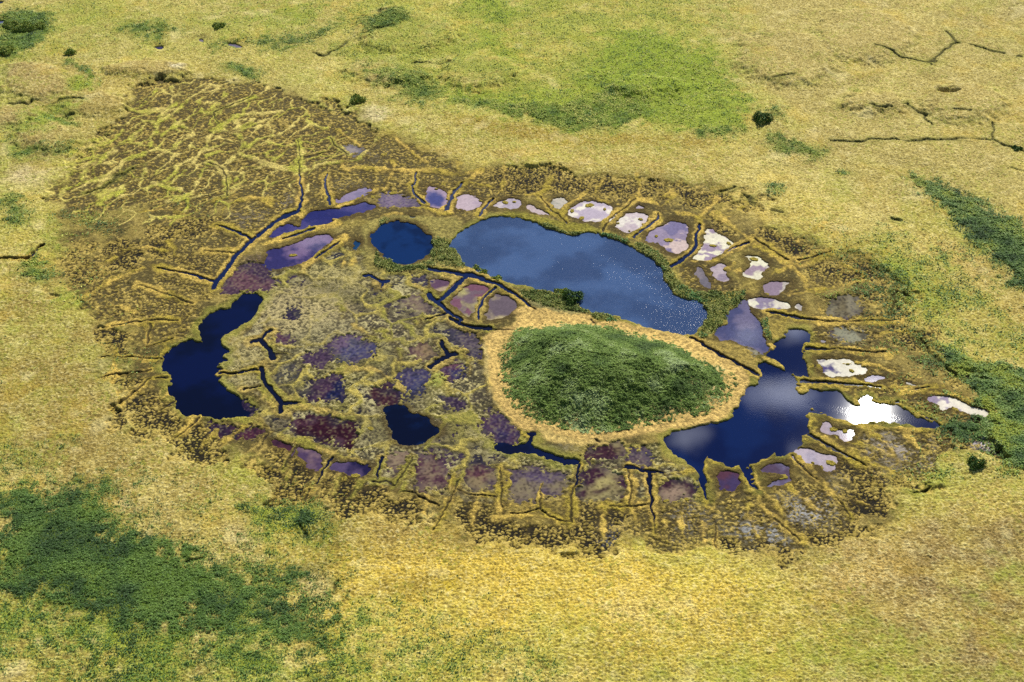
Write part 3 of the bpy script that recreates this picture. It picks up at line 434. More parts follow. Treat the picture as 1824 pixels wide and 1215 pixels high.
# HUM: x, y, half width, half height, label
HUM = [
(1050,366,8,4,'broad knobbly hummock near the far shore of the widest pale pond'),(1019,376,4,3,'small hummock by the left tip of the widest pale pond'),(1036,389,5,3,'hummock at the near shore of the widest pale pond'),(1077,373,3,2,'small dot of moss at the right of the widest pale pond'),
(1141,391,4,2.4,'mossy hummock in the right half of the smooth white pond'),(1101,398,2.4,1.6,'little moss dot at the left of the smooth white pond'),(1121,412,2,1.4,'tiny moss dot at the near edge of the smooth white pond'),
(1191,428,8,4.2,'ring-shaped yellow moss hummock in the middle of the violet grey pond'),(1169,421,3.4,2,'faint low hummock left of the ring-shaped one in the violet grey pond'),
(1298,434,4,3,'green hummock in the right lobe of the chalk white pond'),(1270,438,7,2.4,'flat sedge islet in the chalk white pond'),
(900,361,5,3,'twin-topped hummock in the small pond touching the lake'),(916,360,3,1.8,'small hummock right of the twin-topped one by the lake'),(790,328,6,3.2,'hummock behind the lilac pond that has a blue middle'),(777,337,3,1.4,'low moss speck in the lilac pond that has a blue middle'),(870,349,4,2.6,'hummock on the far bank of the plain pale lilac pond'),(856,358,3,1.8,'small dark hummock at the right tip of the plain pale lilac pond'),
(1485,765,7,5,'large brown hummock on the near side of the lobed lilac pond'),(1505,768,5.5,4,'yellow hummock between the lobes of the lobed lilac pond'),(1488,753,7,4,'green hummock at the back of the lobed lilac pond'),(1486,780,9,5,'wide brown hummock at the front of the lobed lilac pond'),
(1480,825,9,5.5,'round olive hummock inside the lilac pond at the lower right'),(1448,825,3,2,'small hummock at the left of the lower right lilac pond'),(1461,834,7,4,'yellow hummock on the near edge of the lower right lilac pond'),
(1458,653,5,3,'small yellow hummock left of the half white pond'),(1517,661,4.5,3,'hummock in the white half of the two-toned pond'),(1446,653,4,4,'rounded hummock beside the branching lake left of the two-toned pond'),(1510,649,3.4,1.6,'flat moss patch at the top of the two-toned pond'),
(1391,850,12,6,'gold hummock enclosed by the horseshoe purple pond'),(1186,893,6,3,'flat yellow hummock at the near edge of the purple and cream pool'),(1203,897,7,4,'yellow hummock touching the near bank of the purple and cream pool'),(1223,890,6,3,'hummock at the near right of the purple and cream pool'),
(1702,730,5,4,'brown hummock at the near edge of the long slanting pond'),(1343,462,9,3.4,'curled islet at the top of the white pond with pinkish streaks'),(669,351,9,4,'horseshoe moss islet at the near edge of the indigo pool'),(700,344,8,3,'moss islet on the lilac water behind the round blue pond'),(460,462,9,5,'gold curled hummock left of the violet lagoon'),(522,455,7,3,'pale sedge islet in the violet lagoon'),
(984,890,8,4,'yellow hummock at the near right of the broad tan pool'),(1363,525,9,3,'long low hummock below the oval mauve pond'),(1345,524,6,2.4,'small low hummock left of the one under the oval mauve pond'),(805,468,7,4,'single bright yellow moss hummock near the left tip of the large lake'),
(660,764,6,4,'bright yellow moss clump left of the black blue pond'),(633,848,8,5,'brown hummock at the near edge of the dark indigo pool'),(1260,812,0.1,0.1,'x'),(1430,670,0.1,.1,'x'),(1295,655,.1,.1,'x'),
(1411,668,.1,.1,'x'),(1275,770,9,3,'x'),(613,853,7,4,'brown hummock left in the bog by the dark indigo pool'),(1456,765,.1,.1,'x'),(684,275,6,3,'pale hummock in the bog behind the lilac strip'),(1463,707,.1,.1,'x'),
]
HUM = [h for h in HUM if h[4] != 'x']
BUSH = [(1357,220,2.9,2.0,1,'lone dark round bush on the straw tundra behind the right end of the lakes'),(637,184,2.4,1.4,0,'yellow green bush on the bare pale patch at the upper left'),
(848,478,1.6,1.0,0,'first low green bush on the spit at the left end of the large lake'),(861,486,1.5,.9,0,'second low green bush along the spit of the large lake'),(885,497,1.6,.9,0,'low green bush on the spit where it bends right'),
(1000,521,2.0,1.3,0,'bushy green clump left of the outermost clump on the lake promontory'),(1020,534,2.6,1.6,1,'outermost dark green clump at the tip of the lake promontory'),(1538,833,2.4,1.4,1,'x'),
(1736,834,1.9,1.2,1,'single dark bush on the straw slope below the right scrub'),(45,55,3.4,1.3,0,'large rounded shrub in the top left corner scrub'),(70,51,2.6,1.0,0,'rounded shrub right of the largest in the top left corner'),(12,97,2.8,1.1,0,'green shrub at the left edge under the corner scrub'),(20,50,2.6,1.1,0,'green shrub beside the blue water at the left edge'),
(390,52,2.2,.9,0,'green shrub on the upper left tundra above the slim pond'),(1811,268,1.6,1,1,'small dark bush at the right edge by a dark crack'),(126,98,1.8,.9,0,'small bush at the top of the green hollow at the upper left')]
BUSH = [b for b in BUSH if b[5] != 'x']
# ---------------------------------------------------------------- helpers
TH = math.tan(HFOV / 2); SP, CP = math.sin(PITCH), math.cos(PITCH)
def G(px, py):
    """sheet coordinates -> metres on the flat tundra"""
    u = (px - 912) / 912 * TH; v = -(py - 607.5) / 912 * TH
    dy = CP + v * SP; dz = -SP + v * CP
    t = CAM_H / -dz
    return (u * t, CAM_Y + dy * t)
def GP(pts): return np.array([G(*p) for p in pts], dtype=np.float64)
def lin(c):
    c = np.array(c, dtype=np.float64) / 255.0
    return np.where(c <= 0.04045, c / 12.92, ((c + 0.055) / 1.055) ** 2.4).astype(np.float32)
def ss(a, b, x):
    t = np.clip((x - a) / (b - a), 0, 1); return t * t * (3 - 2 * t)
rng = np.random.RandomState(7)
TAB = rng.rand(256, 256).astype(np.float32)
def vnoise(x, y, s, seed=0):
    a = 0.5 + seed * 1.7; c, d = math.cos(a), math.sin(a)
    u = (x * c - y * d) / s + seed * 17.3; v = (x * d + y * c) / s + seed * 41.7
    iu = np.floor(u); iv = np.floor(v); fu = (u - iu).astype(np.float32); fv = (v - iv).astype(np.float32)
    iu = iu.astype(np.int32) & 255; iv = iv.astype(np.int32) & 255; ju = (iu + 1) & 255; jv = (iv + 1) & 255
    fu = fu * fu * (3 - 2 * fu); fv = fv * fv * (3 - 2 * fv)
    return (TAB[iv, iu] * (1 - fu) + TAB[iv, ju] * fu) * (1 - fv) + (TAB[jv, iu] * (1 - fu) + TAB[jv, ju] * fu) * fv
def fbm(x, y, s, oct=4, seed=0, g=0.5):
    r = 0; a = 1; t = 0
    for i in range(oct):
        r = r + a * vnoise(x, y, s / 2 ** i, seed + i); t += a; a *= g
    return r / t
JX = rng.rand(512, 512).astype(np.float32); JY = rng.rand(512, 512).astype(np.float32); JR = rng.rand(512, 512).astype(np.float32)
def worley(x, y, s):
    u = x / s; v = y / s; iu = np.floor(u).astype(np.int32); iv = np.floor(v).astype(np.int32)
    f1 = np.full(x.shape, 9., np.float32); f2 = f1.copy(); r = np.zeros(x.shape, np.float32)
    for a in (-1, 0, 1):
        for b in (-1, 0, 1):
            cu = (iu + a); cv = (iv + b); m = (cv & 511, cu & 511)
            d = np.sqrt((cu + 0.1 + 0.8 * JX[m] - u) ** 2 + (cv + 0.1 + 0.8 * JY[m] - v) ** 2).astype(np.float32)
            n = d < f1; f2 = np.where(n, f1, np.minimum(f2, d)); r = np.where(n, JR[m], r); f1 = np.where(n, d, f1)
    return f1, f2, r

# ---------------------------------------------------------------- terrain grid
X0, X1, Y0, Y1 = -182., 182., -106., 196.
xs = np.arange(X0, X1, 0.172)
ys = [Y0]
while ys[-1] < Y1: ys.append(ys[-1] + 0.150 + 0.16 * (ys[-1] - Y0) / (Y1 - Y0))
ys = np.array(ys)
X, Y = np.meshgrid(xs.astype(np.float32), ys.astype(np.float32))
X64 = X; NY, NX = X.shape
# ragged banks: the distances are measured from slightly wandering positions
wx = (fbm(X, Y, 5, 2, 11) - .5) * 1.4 + (vnoise(X, Y, 1.3, 5) - .5) * 0.9 + (vnoise(X, Y, .5, 6) - .5) * 0.35
wy = (fbm(X, Y, 5, 2, 23) - .5) * 1.4 + (vnoise(X, Y, 1.3, 8) - .5) * 0.9 + (vnoise(X, Y, .5, 9) - .5) * 0.35
XW = X + wx; YW = Y + wy
def window(p, m):
    a, b = p.min(0) - m, p.max(0) + m
    i0, i1 = np.searchsorted(ys, a[1]), np.searchsorted(ys, b[1]); j0, j1 = np.searchsorted(xs, a[0]), np.searchsorted(xs, b[0])
    return slice(max(i0, 0), max(i1, i0 + 1)), slice(max(j0, 0), max(j1, j0 + 1))
def smooth_poly(p, n=1):
    for _ in range(n):
        q = np.roll(p, -1, 0); p = np.stack([p * .75 + q * .25, p * .25 + q * .75], 1).reshape(-1, 2)
    return p
def smooth_line(p, n=1):
    for _ in range(n):
        q = np.stack([p[:-1] * .75 + p[1:] * .25, p[:-1] * .25 + p[1:] * .75], 1).reshape(-1, p.shape[1])
        p = np.concatenate([p[:1], q[1:-1], p[-1:]]) if len(p) > 2 else p
    return p
def sdf_poly(p, x, y):
    d = np.full(x.shape, 1e9, np.float32); ins = np.zeros(x.shape, bool)
    q = np.roll(p, -1, 0)
    for (ax, ay), (bx, by) in zip(p, q):
        ex, ey = bx - ax, by - ay; L = ex * ex + ey * ey + 1e-9
        t = np.clip(((x - ax) * ex + (y - ay) * ey) / L, 0, 1)
        d = np.minimum(d, (x - ax - t * ex) ** 2 + (y - ay - t * ey) ** 2)
        c = ((ay > y) != (by > y)) & (x < ex * (y - ay) / (ey if abs(ey) > 1e-9 else 1e-9) + ax)
        ins ^= c
    d = np.sqrt(d); return np.where(ins, -d, d)
def wid(pts, ws):
    """sheet widths across a polyline -> metres"""
    out = []
    for i, (px, py) in enumerate(pts):
        a = pts[max(i - 1, 0)]; b = pts[min(i + 1, len(pts) - 1)]
        tx, ty = b[0] - a[0], b[1] - a[1]; l = math.hypot(tx, ty) + 1e-9; nx, ny = -ty / l, tx / l
        w_ = max(ws[i], .01); q0 = G(px + nx * w_ / 2, py + ny * w_ / 2); q1 = G(px - nx * w_ / 2, py - ny * w_ / 2)
        A, B = G(*a), G(*b); ux, uy = B[0] - A[0], B[1] - A[1]; l = math.hypot(ux, uy) + 1e-9
        out.append(abs((q0[0] - q1[0]) * uy / l - (q0[1] - q1[1]) * ux / l))
    return out
def line_field(p, x, y):
    """p: n x 3 (x, y, width) -> signed distance to the strip's edge"""
    d = np.full(x.shape, 1e9, np.float32)
    for a, b in zip(p[:-1], p[1:]):
        ex, ey = b[0] - a[0], b[1] - a[1]; L = ex * ex + ey * ey + 1e-9
        t = np.clip(((x - a[0]) * ex + (y - a[1]) * ey) / L, 0, 1)
        dd = np.sqrt((x - a[0] - t * ex) ** 2 + (y - a[1] - t * ey) ** 2) - (a[2] + (b[2] - a[2]) * t) / 2
        d = np.minimum(d, dd)
    return d
def field(s, feather, n=6.0, warp=9.0, seed=3):
    """soft zone 0..1 from a sheet outline; feather and warp in metres"""
    p = smooth_poly(GP(P(s)), 2); m = feather + warp + 2
    sl = window(p, m); x, y = X[sl], Y[sl]
    x2 = x + (fbm(x, y, n * 2.2, 4, seed) - .5) * warp * 2; y2 = y + (fbm(x, y, n * 2.2, 4, seed + 9) - .5) * warp * 2
    d = sdf_poly(p, x2, y2) + (vnoise(x, y, 1.6, seed + 3) - .5) * feather * .8
    return sl, ss(feather, -feather, d).astype(np.float32)
def full(sf):
    f = np.zeros(X.shape, np.float32); f[sf[0]] = sf[1]; return f
ALL = (slice(None), slice(None))
def blend(c, m, sl=ALL):
    m = np.clip(m, 0, 1)[..., None].astype(np.float32); C[sl] = C[sl] * (1 - m) + lin(c) * m

# ---------------------------------------------------------------- base tundra
f1, f2, fr = worley(X * 1.0, Y * 0.85, 1.15)                # tussocks about a metre apart
g1, g2, gr = worley(X + 31, Y * .9 + 17, 0.62)
hf = vnoise(X, Y, .45, 31); mf = fbm(X, Y, 2.4, 3, 33); lf = fbm(X, Y, 28, 4, 35)
C = np.zeros(X.shape + (3,), np.float32)
C[:] = lin((194, 176, 88))
blend((168, 150, 82), ss(.42, .62, fbm(X, Y, 40, 4, 50)) * .6)
blend((206, 190, 112), ss(.5, .66, fbm(X, Y, 16, 4, 61)) * .55)
blend((156, 162, 58), ss(.45, .64, fbm(X, Y, 22, 4, 70)) * .7)
n9 = fbm(X, Y, 9, 4, 77); n7 = fbm(X, Y, 7, 4, 95); n16 = vnoise(X, Y, 1.6, 96); n5 = fbm(X, Y, 3, 3, 99)
MNDH = np.zeros(X.shape, np.float32)
for s, fe, st, c, wp in TINT:
    sl, f = field(s, fe * 1.3, 6, wp, 13); blend(c, f * st * (.55 + .75 * ss(.3, .7, n9[sl])), sl)
    if fe == 2.5 and wp == 3: MNDH[sl] = np.maximum(MNDH[sl], f); blend((146, 158, 56), ss(.02, .25, f) * ss(.75, .3, f) * .5, sl)
# fine tussock mottling of the dead grass, with pinpoint shade between tufts painted in
med = vnoise(X, Y, 1.1, 41) * .5 + vnoise(X, Y, 2.3, 42) * .5
blend((226, 208, 138), ss(.60, .85, med) * .28)
blend((148, 126, 58), ss(.42, .18, med) * .35)
blend((236, 218, 150), ss(.62, .95, hf) * .45)
blend((100, 84, 36), ss(.42, .10, hf) * .55)
h2_ = vnoise(X, Y, .34, 48); blend((78, 66, 28), ss(.20, .03, g2 - g1) * ss(.3, .6, n9) * .5); blend((92, 80, 36), ss(.28, .10, h2_) * .45); blend((238, 222, 156), ss(.74, .92, h2_) * .35)
blend((150, 154, 54), ss(.72, .95, gr) * ss(.4, .6, n7) * .5)
blend((230, 214, 150), ss(.60, .75, fbm(X, Y, 5, 4, 43)) * ss(.45, .7, n9) * .35)
blend((206, 170, 56), ss(.60, .75, fbm(X, Y, 8, 4, 44)) * .2)
blend((124, 120, 50), ss(.56, .80, fbm(X, Y, 4, 4, 45)) * ss(.4, .62, n7) * .3)
H = (.75 + (lf - .5) * 1.4 + (mf - .5) * .3 + (.22 - .30 * g1) + (hf - .5) * .16 + (h2_ - .5) * .12 + (med - .5) * .08 + MNDH * 1.3).astype(np.float32)

# green sedge and dwarf shrub zones
DENS = np.zeros(X.shape, np.float32)
for s, fe, st, kind, wp in GREEN:
    sl, f = field(s, fe * 2.2, 5, wp, 90); f = f * st
    grain = hf[sl] * .35 + n16[sl] * .35 + n7[sl] * .9
    m = np.clip(f * 1.25 * ss(.34, 1.02, grain + (f - .5) * .8), 0, 1)
    blend((84, 112, 34) if kind == 'd' else (140, 156, 44), m * .85, sl)
    blend((40, 74, 26), m * ss(.45, .75, n5[sl]) * (.7 if kind == 'd' else .2), sl)
    DENS[sl] = np.maximum(DENS[sl], m * (.9 if kind == 'd' else .28))
H += DENS * .25

# ---------------------------------------------------------------- boggy basin
basin = np.zeros(X.shape, np.float32); bog = np.zeros(X.shape, np.float32); sparse = np.zeros(X.shape, np.float32)
b_ = full(field(BASIN, 5, 5, 5, 130))
H = H * (1 - b_) + (.33 + (mf - .5) * .16 + (.2 - .3 * f1) * .35 + (hf - .5) * .12) * b_
blend((126, 108, 52), b_ * .8); blend((66, 57, 30), b_ * ss(.36, .58, n7) * .8); blend((196, 172, 92), b_ * ss(.6, .9, hf) * .4); blend((60, 52, 28), b_ * ss(.55, .2, hf) * ss(.5, .3, med) * .6)
for s, fe, st, spr in BOG:
    sl, f = field(s, fe * 2.2, 3.0, 5.0, 140); f = f * st * (.72 + .28 * ss(.3, .5, n7[sl]))
    sparse[sl] = np.where(f > bog[sl], spr, sparse[sl]); bog[sl] = np.maximum(bog[sl], f)
sparse = sparse * .75 + .25 * n9
# irregular clumps: cells seen through a wandering lattice
wa = (vnoise(X, Y, .9, 151) - .5) * 1.0; wb = (vnoise(X, Y, .9, 152) - .5) * .8
q1, q2, qr = worley((X + wa * 1.0) * .85, Y + wb * 1.0, .86); s1, s2, sr = worley((X + wb) * .75 + 9, Y * 1.15 + wa + 5, .80)
cw = vnoise(X, Y, 3.0, 153); dense_e = np.minimum((q2 - q1) * .8 + .07 - .40 * bog * (cw * .9 + .50) + (hf - .5) * .26, .80 - q1 - .45 * (qr < .06 + .14 * bog))
sp_e = .22 + .34 * sr - s1 - .25 * (sr < .30) + (hf - .5) * .22 + (n7 - .5) * .5
tus = ss(-.03, .08, np.where(sparse > .46, sp_e, dense_e))
bogm = ss(.04, .32, bog + (vnoise(X, Y, 2.2, 160) - .5) * .5 + (hf - .5) * .2) * ss(.01, .12, bog)
gapm = bogm * (1 - tus)
mud = fbm(X, Y, 3.5, 3, 170); fine = ss(.35, .65, hf)
blend((66, 56, 32), gapm * .92); blend((104, 92, 46), gapm * ss(.33, .45, sparse) * fine * .5)
blend((98, 88, 50), gapm * ss(.33, .45, sparse) * ss(.4, .7, mud) * .5)
blend((12, 11, 11), gapm * ss(.40, .25, sparse) * .85)
blend((196, 170, 88), bogm * tus * .6 * (.4 + .8 * fine)); blend((134, 116, 46), bogm * tus * ss(.3, 1, qr) * .65); blend((92, 80, 34), bogm * tus * ss(.35, .1, hf) * .6)
H = H * (1 - bogm) + bogm * (.07 + (.12 + .14 * qr) * tus * (1.1 - .4 * q1) + (hf - .5) * .08)
web = full(field('250,165 300,150 380,148 470,160 560,200 640,245 620,300 540,330 440,385 330,400 200,400 110,370 90,330 140,280 225,215', 5, 5, 5, 190))
ua = (X + wx * 1.2) * .60 + (Y + wy * 1.2) * .80 + (vnoise(X, Y, 6, 191) - .5) * 7; ub = -(X + wx) * .80 + (Y + wy) * .60 + (vnoise(X, Y, 6, 192) - .5) * 5
e1, e2, er = worley(ua / 2.3, ub, 5.2)
wr = ss(.105, .035, (e2 - e1) + (hf - .5) * .08 + (cw - .5) * .13) * ss(.3, .6, web)
H = np.maximum(H, H * (1 - wr) + (.34 + (hf - .5) * .2) * wr); fl = ss(.3, .7, n9)[..., None]
C = C * (1 - wr[..., None] * .9) + (lin((212, 192, 108)) * fl + lin((178, 172, 68)) * (1 - fl)) * (.62 + .7 * hf[..., None]) * wr[..., None] * .9
for s, fe, st, c in SILTS:
    sl, f = field(s, fe * 1.5, 3, 3, 180)
    blend(c, f * st * ss(.40, .60, mud[sl] * .6 + hf[sl] * .4) * (1 - tus[sl] * .9), sl)

# marsh of tan sedge standing in shallow water
M = full(field(MARSH, 2.2, 4, 2.5, 200))
mn = fbm(X, Y, .9, 3, 205, .65); mb = fbm(X, Y, 8, 3, 210); ml = fbm(X, Y, 16, 3, 211); mr = ss(.35, .65, mb)
Hm = .15 + (mn - .5) * .16 + (hf - .5) * .20 + (vnoise(X, Y, 1.8, 212) - .5) * .16 + (mb - .5) * .30
k = ss(.35, .75, M)
c1, c2, c3 = worley(XW + (vnoise(X, Y, 4, 213) - .5) * 5, (YW + (vnoise(X, Y, 4, 214) - .5) * 5) * .9, 8.0)
rim = ss(.17, .05, (c2 - c1) + (hf - .5) * .10 + (vnoise(X, Y, 5, 216) - .5) * .22)
wetc = ss(.35, .6, c3 + (mb - .5) * .8) * ss(.08, .35, c2 - c1)
Hm = Hm + .16 * rim - .09 * wetc
H = H * (1 - k) + Hm * k
blend((80, 73, 46), k * .95); blend((142, 134, 62), k * ss(.42, .62, ml) * .6); blend((96, 86, 72), k * ss(.52, .36, ml) * .6); blend((70, 66, 44), k * ss(.55, .40, n7) * .5)
blend((180, 166, 104), k * ss(.45, .75, mn * .3 + hf * .7) * (.22 + .55 * mr)); blend((48, 44, 28), k * ss(.48, .22, mn * .3 + hf * .7) * .85)
blend((214, 202, 146), k * ss(.60, .90, hf) * mr * .5); blend((60, 54, 34), k * ss(.35, .1, hf) * .5)
blend((182, 164, 80), k * rim * (.45 + .6 * ss(.3, .7, hf))); blend((112, 116, 46), k * rim * ss(.5, .7, n7) * .5)
blend((58, 50, 44), k * wetc * (1 - rim) * .6); blend((196, 184, 132), k * (1 - rim) * ss(.72, .9, c3 * .6 + (1 - c1) * .5) * ss(.4, .6, mn) * .6)
for s, fe, c, st, lift in MPATCH:
    sl, f = field(s, fe * 1.3, 3, 2.0, 220); f = f * st; blend(c, f * (.15 + .95 * ss(.3, .65, mn[sl] * .5 + hf[sl] * .5)), sl); H[sl] += f * lift

# ---------------------------------------------------------------- ponds cut into the ground
BODY = []          # (sdf-ready polygon / line, kind) for the water sheets
for wi, (nm, edge_, ca, cb_, cc, label, s) in enumerate(WATER):
    p = smooth_poly(GP(P(s)), 1); sl = window(p, 7)
    x, y = XW[sl], YW[sl]; d = sdf_poly(p, x, y)
    if edge_ == 'h':
        ring = ss(2.6, .3, d + (vnoise(X[sl], Y[sl], 2.5, 300) - .5) * 1.6) * b_[sl]
        small = not nm in ('lake', 'channel_pool')
        cs = C[sl]; m = (ring * (.75 if small else .6))[..., None]
        C[sl] = cs * (1 - m) + lin((74, 60, 24) if small else (138, 136, 52)) * m
        hh = H[sl]; low = ss(2.4, .2, d) * (1 if small else 0)
        hh = hh * (1 - low * .75) + .07 * low * .75 + low * tus[sl] * .08
        bank = ss(-.35, .15, d); H[sl] = -.7 * (1 - bank) + hh * bank
        BODY.append((p, 1.2, wi))
    else:
        dn = d + (mn[sl] - .5) * 3.6 + (hf[sl] - .5) * 1.2 + (mb[sl] - .5) * 2
        hh = H[sl]; t = ss(-1.2, 1.6, dn)
        H[sl] = np.minimum(hh, hh * t + (-.35) * (1 - t))
        cs = C[sl]; m = (ss(1.5, -1, dn) * .5)[..., None]; C[sl] = cs * (1 - m) + lin((110, 98, 62)) * m
        BODY.append((p, 1.6, wi))

# ---------------------------------------------------------------- peat ridges
def ridge(p3, hgt, col, st=1.0, m=2.0):
    sl = window(p3[:, :2], p3[:, 2].max() / 2 + m)
    d = line_field(p3, XW[sl], YW[sl]) + (vnoise(X[sl], Y[sl], .8, 320) - .5) * .8 + (vnoise(X[sl], Y[sl], 3.2, 321) - .5) * 1.3
    k = ss(.45, -.55, d) * st; RM[sl] = np.maximum(RM[sl], k)
    hr = hgt * (.75 + .5 * vnoise(X[sl], Y[sl], 3, 322)) + (.2 - .3 * g1[sl]) * .4 + (hf[sl] - .5) * .18
    H[sl] = np.where(k > 0, np.maximum(H[sl], H[sl] * (1 - k) + hr * k), H[sl])
    kk = (np.clip(k, 0, 1) * (.72 + .28 * ss(.3, .5, vnoise(X[sl], Y[sl], 4, 326))))[..., None]; tone = (vnoise(X[sl], Y[sl], 5, 324) * .7 + vnoise(X[sl], Y[sl], .7, 325) * .3)[..., None]
    c2 = lin(col[0]) * (1 - ss(.3, .7, tone)) + lin(col[1]) * ss(.3, .7, tone)
    c2 = c2 * (.60 + .75 * hf[sl][..., None]) * (1 - .45 * ss(.22, .02, (g2 - g1)[sl]))[..., None]
    C[sl] = C[sl] * (1 - kk * .95) + c2 * kk * .95
    # wet brown skirt beside the ridge
    sk = (ss(1.1, .2, d) * (1 - ss(.3, -.3, d)) * b_[sl] * .45)[..., None]
    C[sl] = C[sl] * (1 - sk) + lin((84, 70, 32)) * sk
RM = np.zeros(X.shape, np.float32)
RC = ((208, 176, 84), (168, 148, 54)); RCU = ((214, 194, 108), (176, 174, 62)); RCM = ((188, 162, 84), (146, 138, 54))
LINES = []
for s, a, b, lev, wet in CH:
    pts = P(s); n = len(pts); acc = [0]
    for q, r in zip(pts, pts[1:]): acc.append(acc[-1] + math.dist(q, r))
    ws = [a + (b - a) * t / acc[-1] for t in acc]
    LINES.append((smooth_line(np.column_stack([GP(pts), wid(pts, ws)]), 1), smooth_line(np.column_stack([GP(pts), wid(pts, [q + 2.0 * lev for q in ws])]), 1), lev, wet, pts))
for cw, lw, lev, wet, pts in LINES:
    if lev > 0:
        cx = sum(q[0] for q in pts) / len(pts); cy = sum(q[1] for q in pts) / len(pts)
        inner = 440 < cx < 870 and 480 < cy < 880
        ridge(lw, .26 if not inner else .24, RCM if inner else (RCU if cy < 330 and cx < 620 else RC), .9)
for s, wd in RIDGE:
    if wd < 1: continue
    pts = P(s); cx = sum(q[0] for q in pts) / len(pts); cy = sum(q[1] for q in pts) / len(pts)
    inner = 440 < cx < 870 and 480 < cy < 880
    ridge(smooth_line(np.column_stack([GP(pts), wid(pts, [wd] * len(pts))]), 1), .30 if not inner else .27, RCM if inner else (RCU if cy < 350 and cx < 620 else RC), .97)
# land round the mound that must stay dry
for s, fe, c, st, lift in LAND:
    p = smooth_poly(GP(P(s)), 1); sl = window(p, 3); d = sdf_poly(p, XW[sl], YW[sl]) + (hf[sl] - .5) * .6; k = ss(fe, -fe, d) * st; RM[sl] = np.maximum(RM[sl], k)
    H[sl] = np.maximum(H[sl], H[sl] * (1 - k) + k * (lift + (hf[sl] - .5) * .2 + (mf[sl] - .5) * .3 - .1 * g1[sl]))
    kk = k[..., None]; c2 = lin(c) * (.50 + 1.0 * hf[sl][..., None]) * (.8 + .4 * fbm(X[sl], Y[sl], 6, 3, 330)[..., None])
    C[sl] = C[sl] * (1 - kk) + c2 * kk
for cw, lw, lev, wet, pts in LINES:
    sl = window(cw[:, :2], cw[:, 2].max() / 2 + 1.5)
    d = line_field(cw, XW[sl] * .6 + X[sl] * .4, YW[sl] * .6 + Y[sl] * .4) + (vnoise(X[sl], Y[sl], .6, 340) - .5) * .18
    t = ss(-.22, .14, d); dep = -.6 if wet else -.05
    H[sl] = np.minimum(H[sl], H[sl] * t + dep * (1 - t))
    k = (1 - ss(-.05, .22, d))[..., None]; C[sl] = C[sl] * (1 - k * .85) + lin((40, 34, 22)) * k * .85
    if wet: BODY.append((cw, .6, -1))
for s in CRACK:
    pts = P(s); p3 = smooth_line(np.column_stack([GP(pts), wid(pts, [1.8] * len(pts))]), 1); sl = window(p3[:, :2], 4)
    xq = X[sl] + (vnoise(X[sl], Y[sl], 3, 350) - .5) * 2.4; yq = Y[sl] + (vnoise(X[sl], Y[sl], 3, 351) - .5) * 2.4
    d = line_field(p3, xq, yq); br = ss(.15, .35, vnoise(X[sl], Y[sl], 5, 352))
    k = ss(.45, -.1, d) * br; H[sl] -= k * .45; kk = (ss(2.2, 0, d) * .35 * br)[..., None]
    C[sl] = C[sl] * (1 - kk) + lin((118, 122, 44)) * kk; kk = k[..., None] * .8; C[sl] = C[sl] * (1 - kk) + lin((46, 48, 22)) * kk

# ---------------------------------------------------------------- materials
def attr_mat(name, rough=.9, bump=.25, scale=9.0, var=.35, spec=.15):
    m = bpy.data.materials.new(name); m.use_nodes = True; t = m.node_tree; b = t.nodes['Principled BSDF']
    a = t.nodes.new('ShaderNodeAttribute'); a.attribute_name = 'tone'
    o = t.nodes.new('ShaderNodeNewGeometry')
    n = t.nodes.new('ShaderNodeTexNoise'); n.inputs['Scale'].default_value = scale * .35; n.inputs['Detail'].default_value = 4; n.inputs['Roughness'].default_value = .7
    t.links.new(o.outputs['Position'], n.inputs['Vector'])
    r = t.nodes.new('ShaderNodeMapRange'); r.clamp = True; r.inputs[1].default_value = .3; r.inputs[2].default_value = .7; r.inputs[3].default_value = 1 - var; r.inputs[4].default_value = 1 + var
    t.links.new(n.outputs['Fac'], r.inputs[0])
    v = t.nodes.new('ShaderNodeVectorMath'); v.operation = 'MULTIPLY'
    c = t.nodes.new('ShaderNodeCombineXYZ')
    for i in range(3): t.links.new(r.outputs[0], c.inputs[i])
    t.links.new(a.outputs['Color'], v.inputs[0]); t.links.new(c.outputs[0], v.inputs[1]); t.links.new(v.outputs[0], b.inputs['Base Color'])
    b.inputs['Roughness'].default_value = rough; b.inputs['Specular IOR Level'].default_value = spec
    if bump:
        bm_ = t.nodes.new('ShaderNodeBump'); bm_.inputs['Strength'].default_value = 1; bm_.inputs['Distance'].default_value = bump
        t.links.new(n.outputs['Fac'], bm_.inputs['Height']); t.links.new(bm_.outputs[0], b.inputs['Normal'])
    return m
MG = attr_mat('tundra', bump=.36, var=.40); ML = attr_mat('leaves', .7, 0, 9, .3, .3)
MW = bpy.data.materials.new('water'); MW.use_nodes = True
t = MW.node_tree; b = t.nodes['Principled BSDF']
a = t.nodes.new('ShaderNodeAttribute'); a.attribute_name = 'tone'; t.links.new(a.outputs['Color'], b.inputs['Base Color'])
b.inputs['Roughness'].default_value = .025; b.inputs['IOR'].default_value = 1.34
a2 = t.nodes.new('ShaderNodeAttribute'); a2.attribute_name = 'ripple'
o = t.nodes.new('ShaderNodeNewGeometry')
n1 = t.nodes.new('ShaderNodeTexNoise'); n1.inputs['Scale'].default_value = 3.4; n1.inputs['Detail'].default_value = 1.5; n1.inputs['Roughness'].default_value = .5
t.links.new(o.outputs['Position'], n1.inputs['Vector'])
mm = t.nodes.new('ShaderNodeMath'); mm.operation = 'MULTIPLY'; t.links.new(n1.outputs['Fac'], mm.inputs[0]); t.links.new(a2.outputs['Fac'], mm.inputs[1])
bm_ = t.nodes.new('ShaderNodeBump'); bm_.inputs['Strength'].default_value = 1; bm_.inputs['Distance'].default_value = .10
t.links.new(mm.outputs[0], bm_.inputs['Height']); t.links.new(bm_.outputs[0], b.inputs['Normal'])

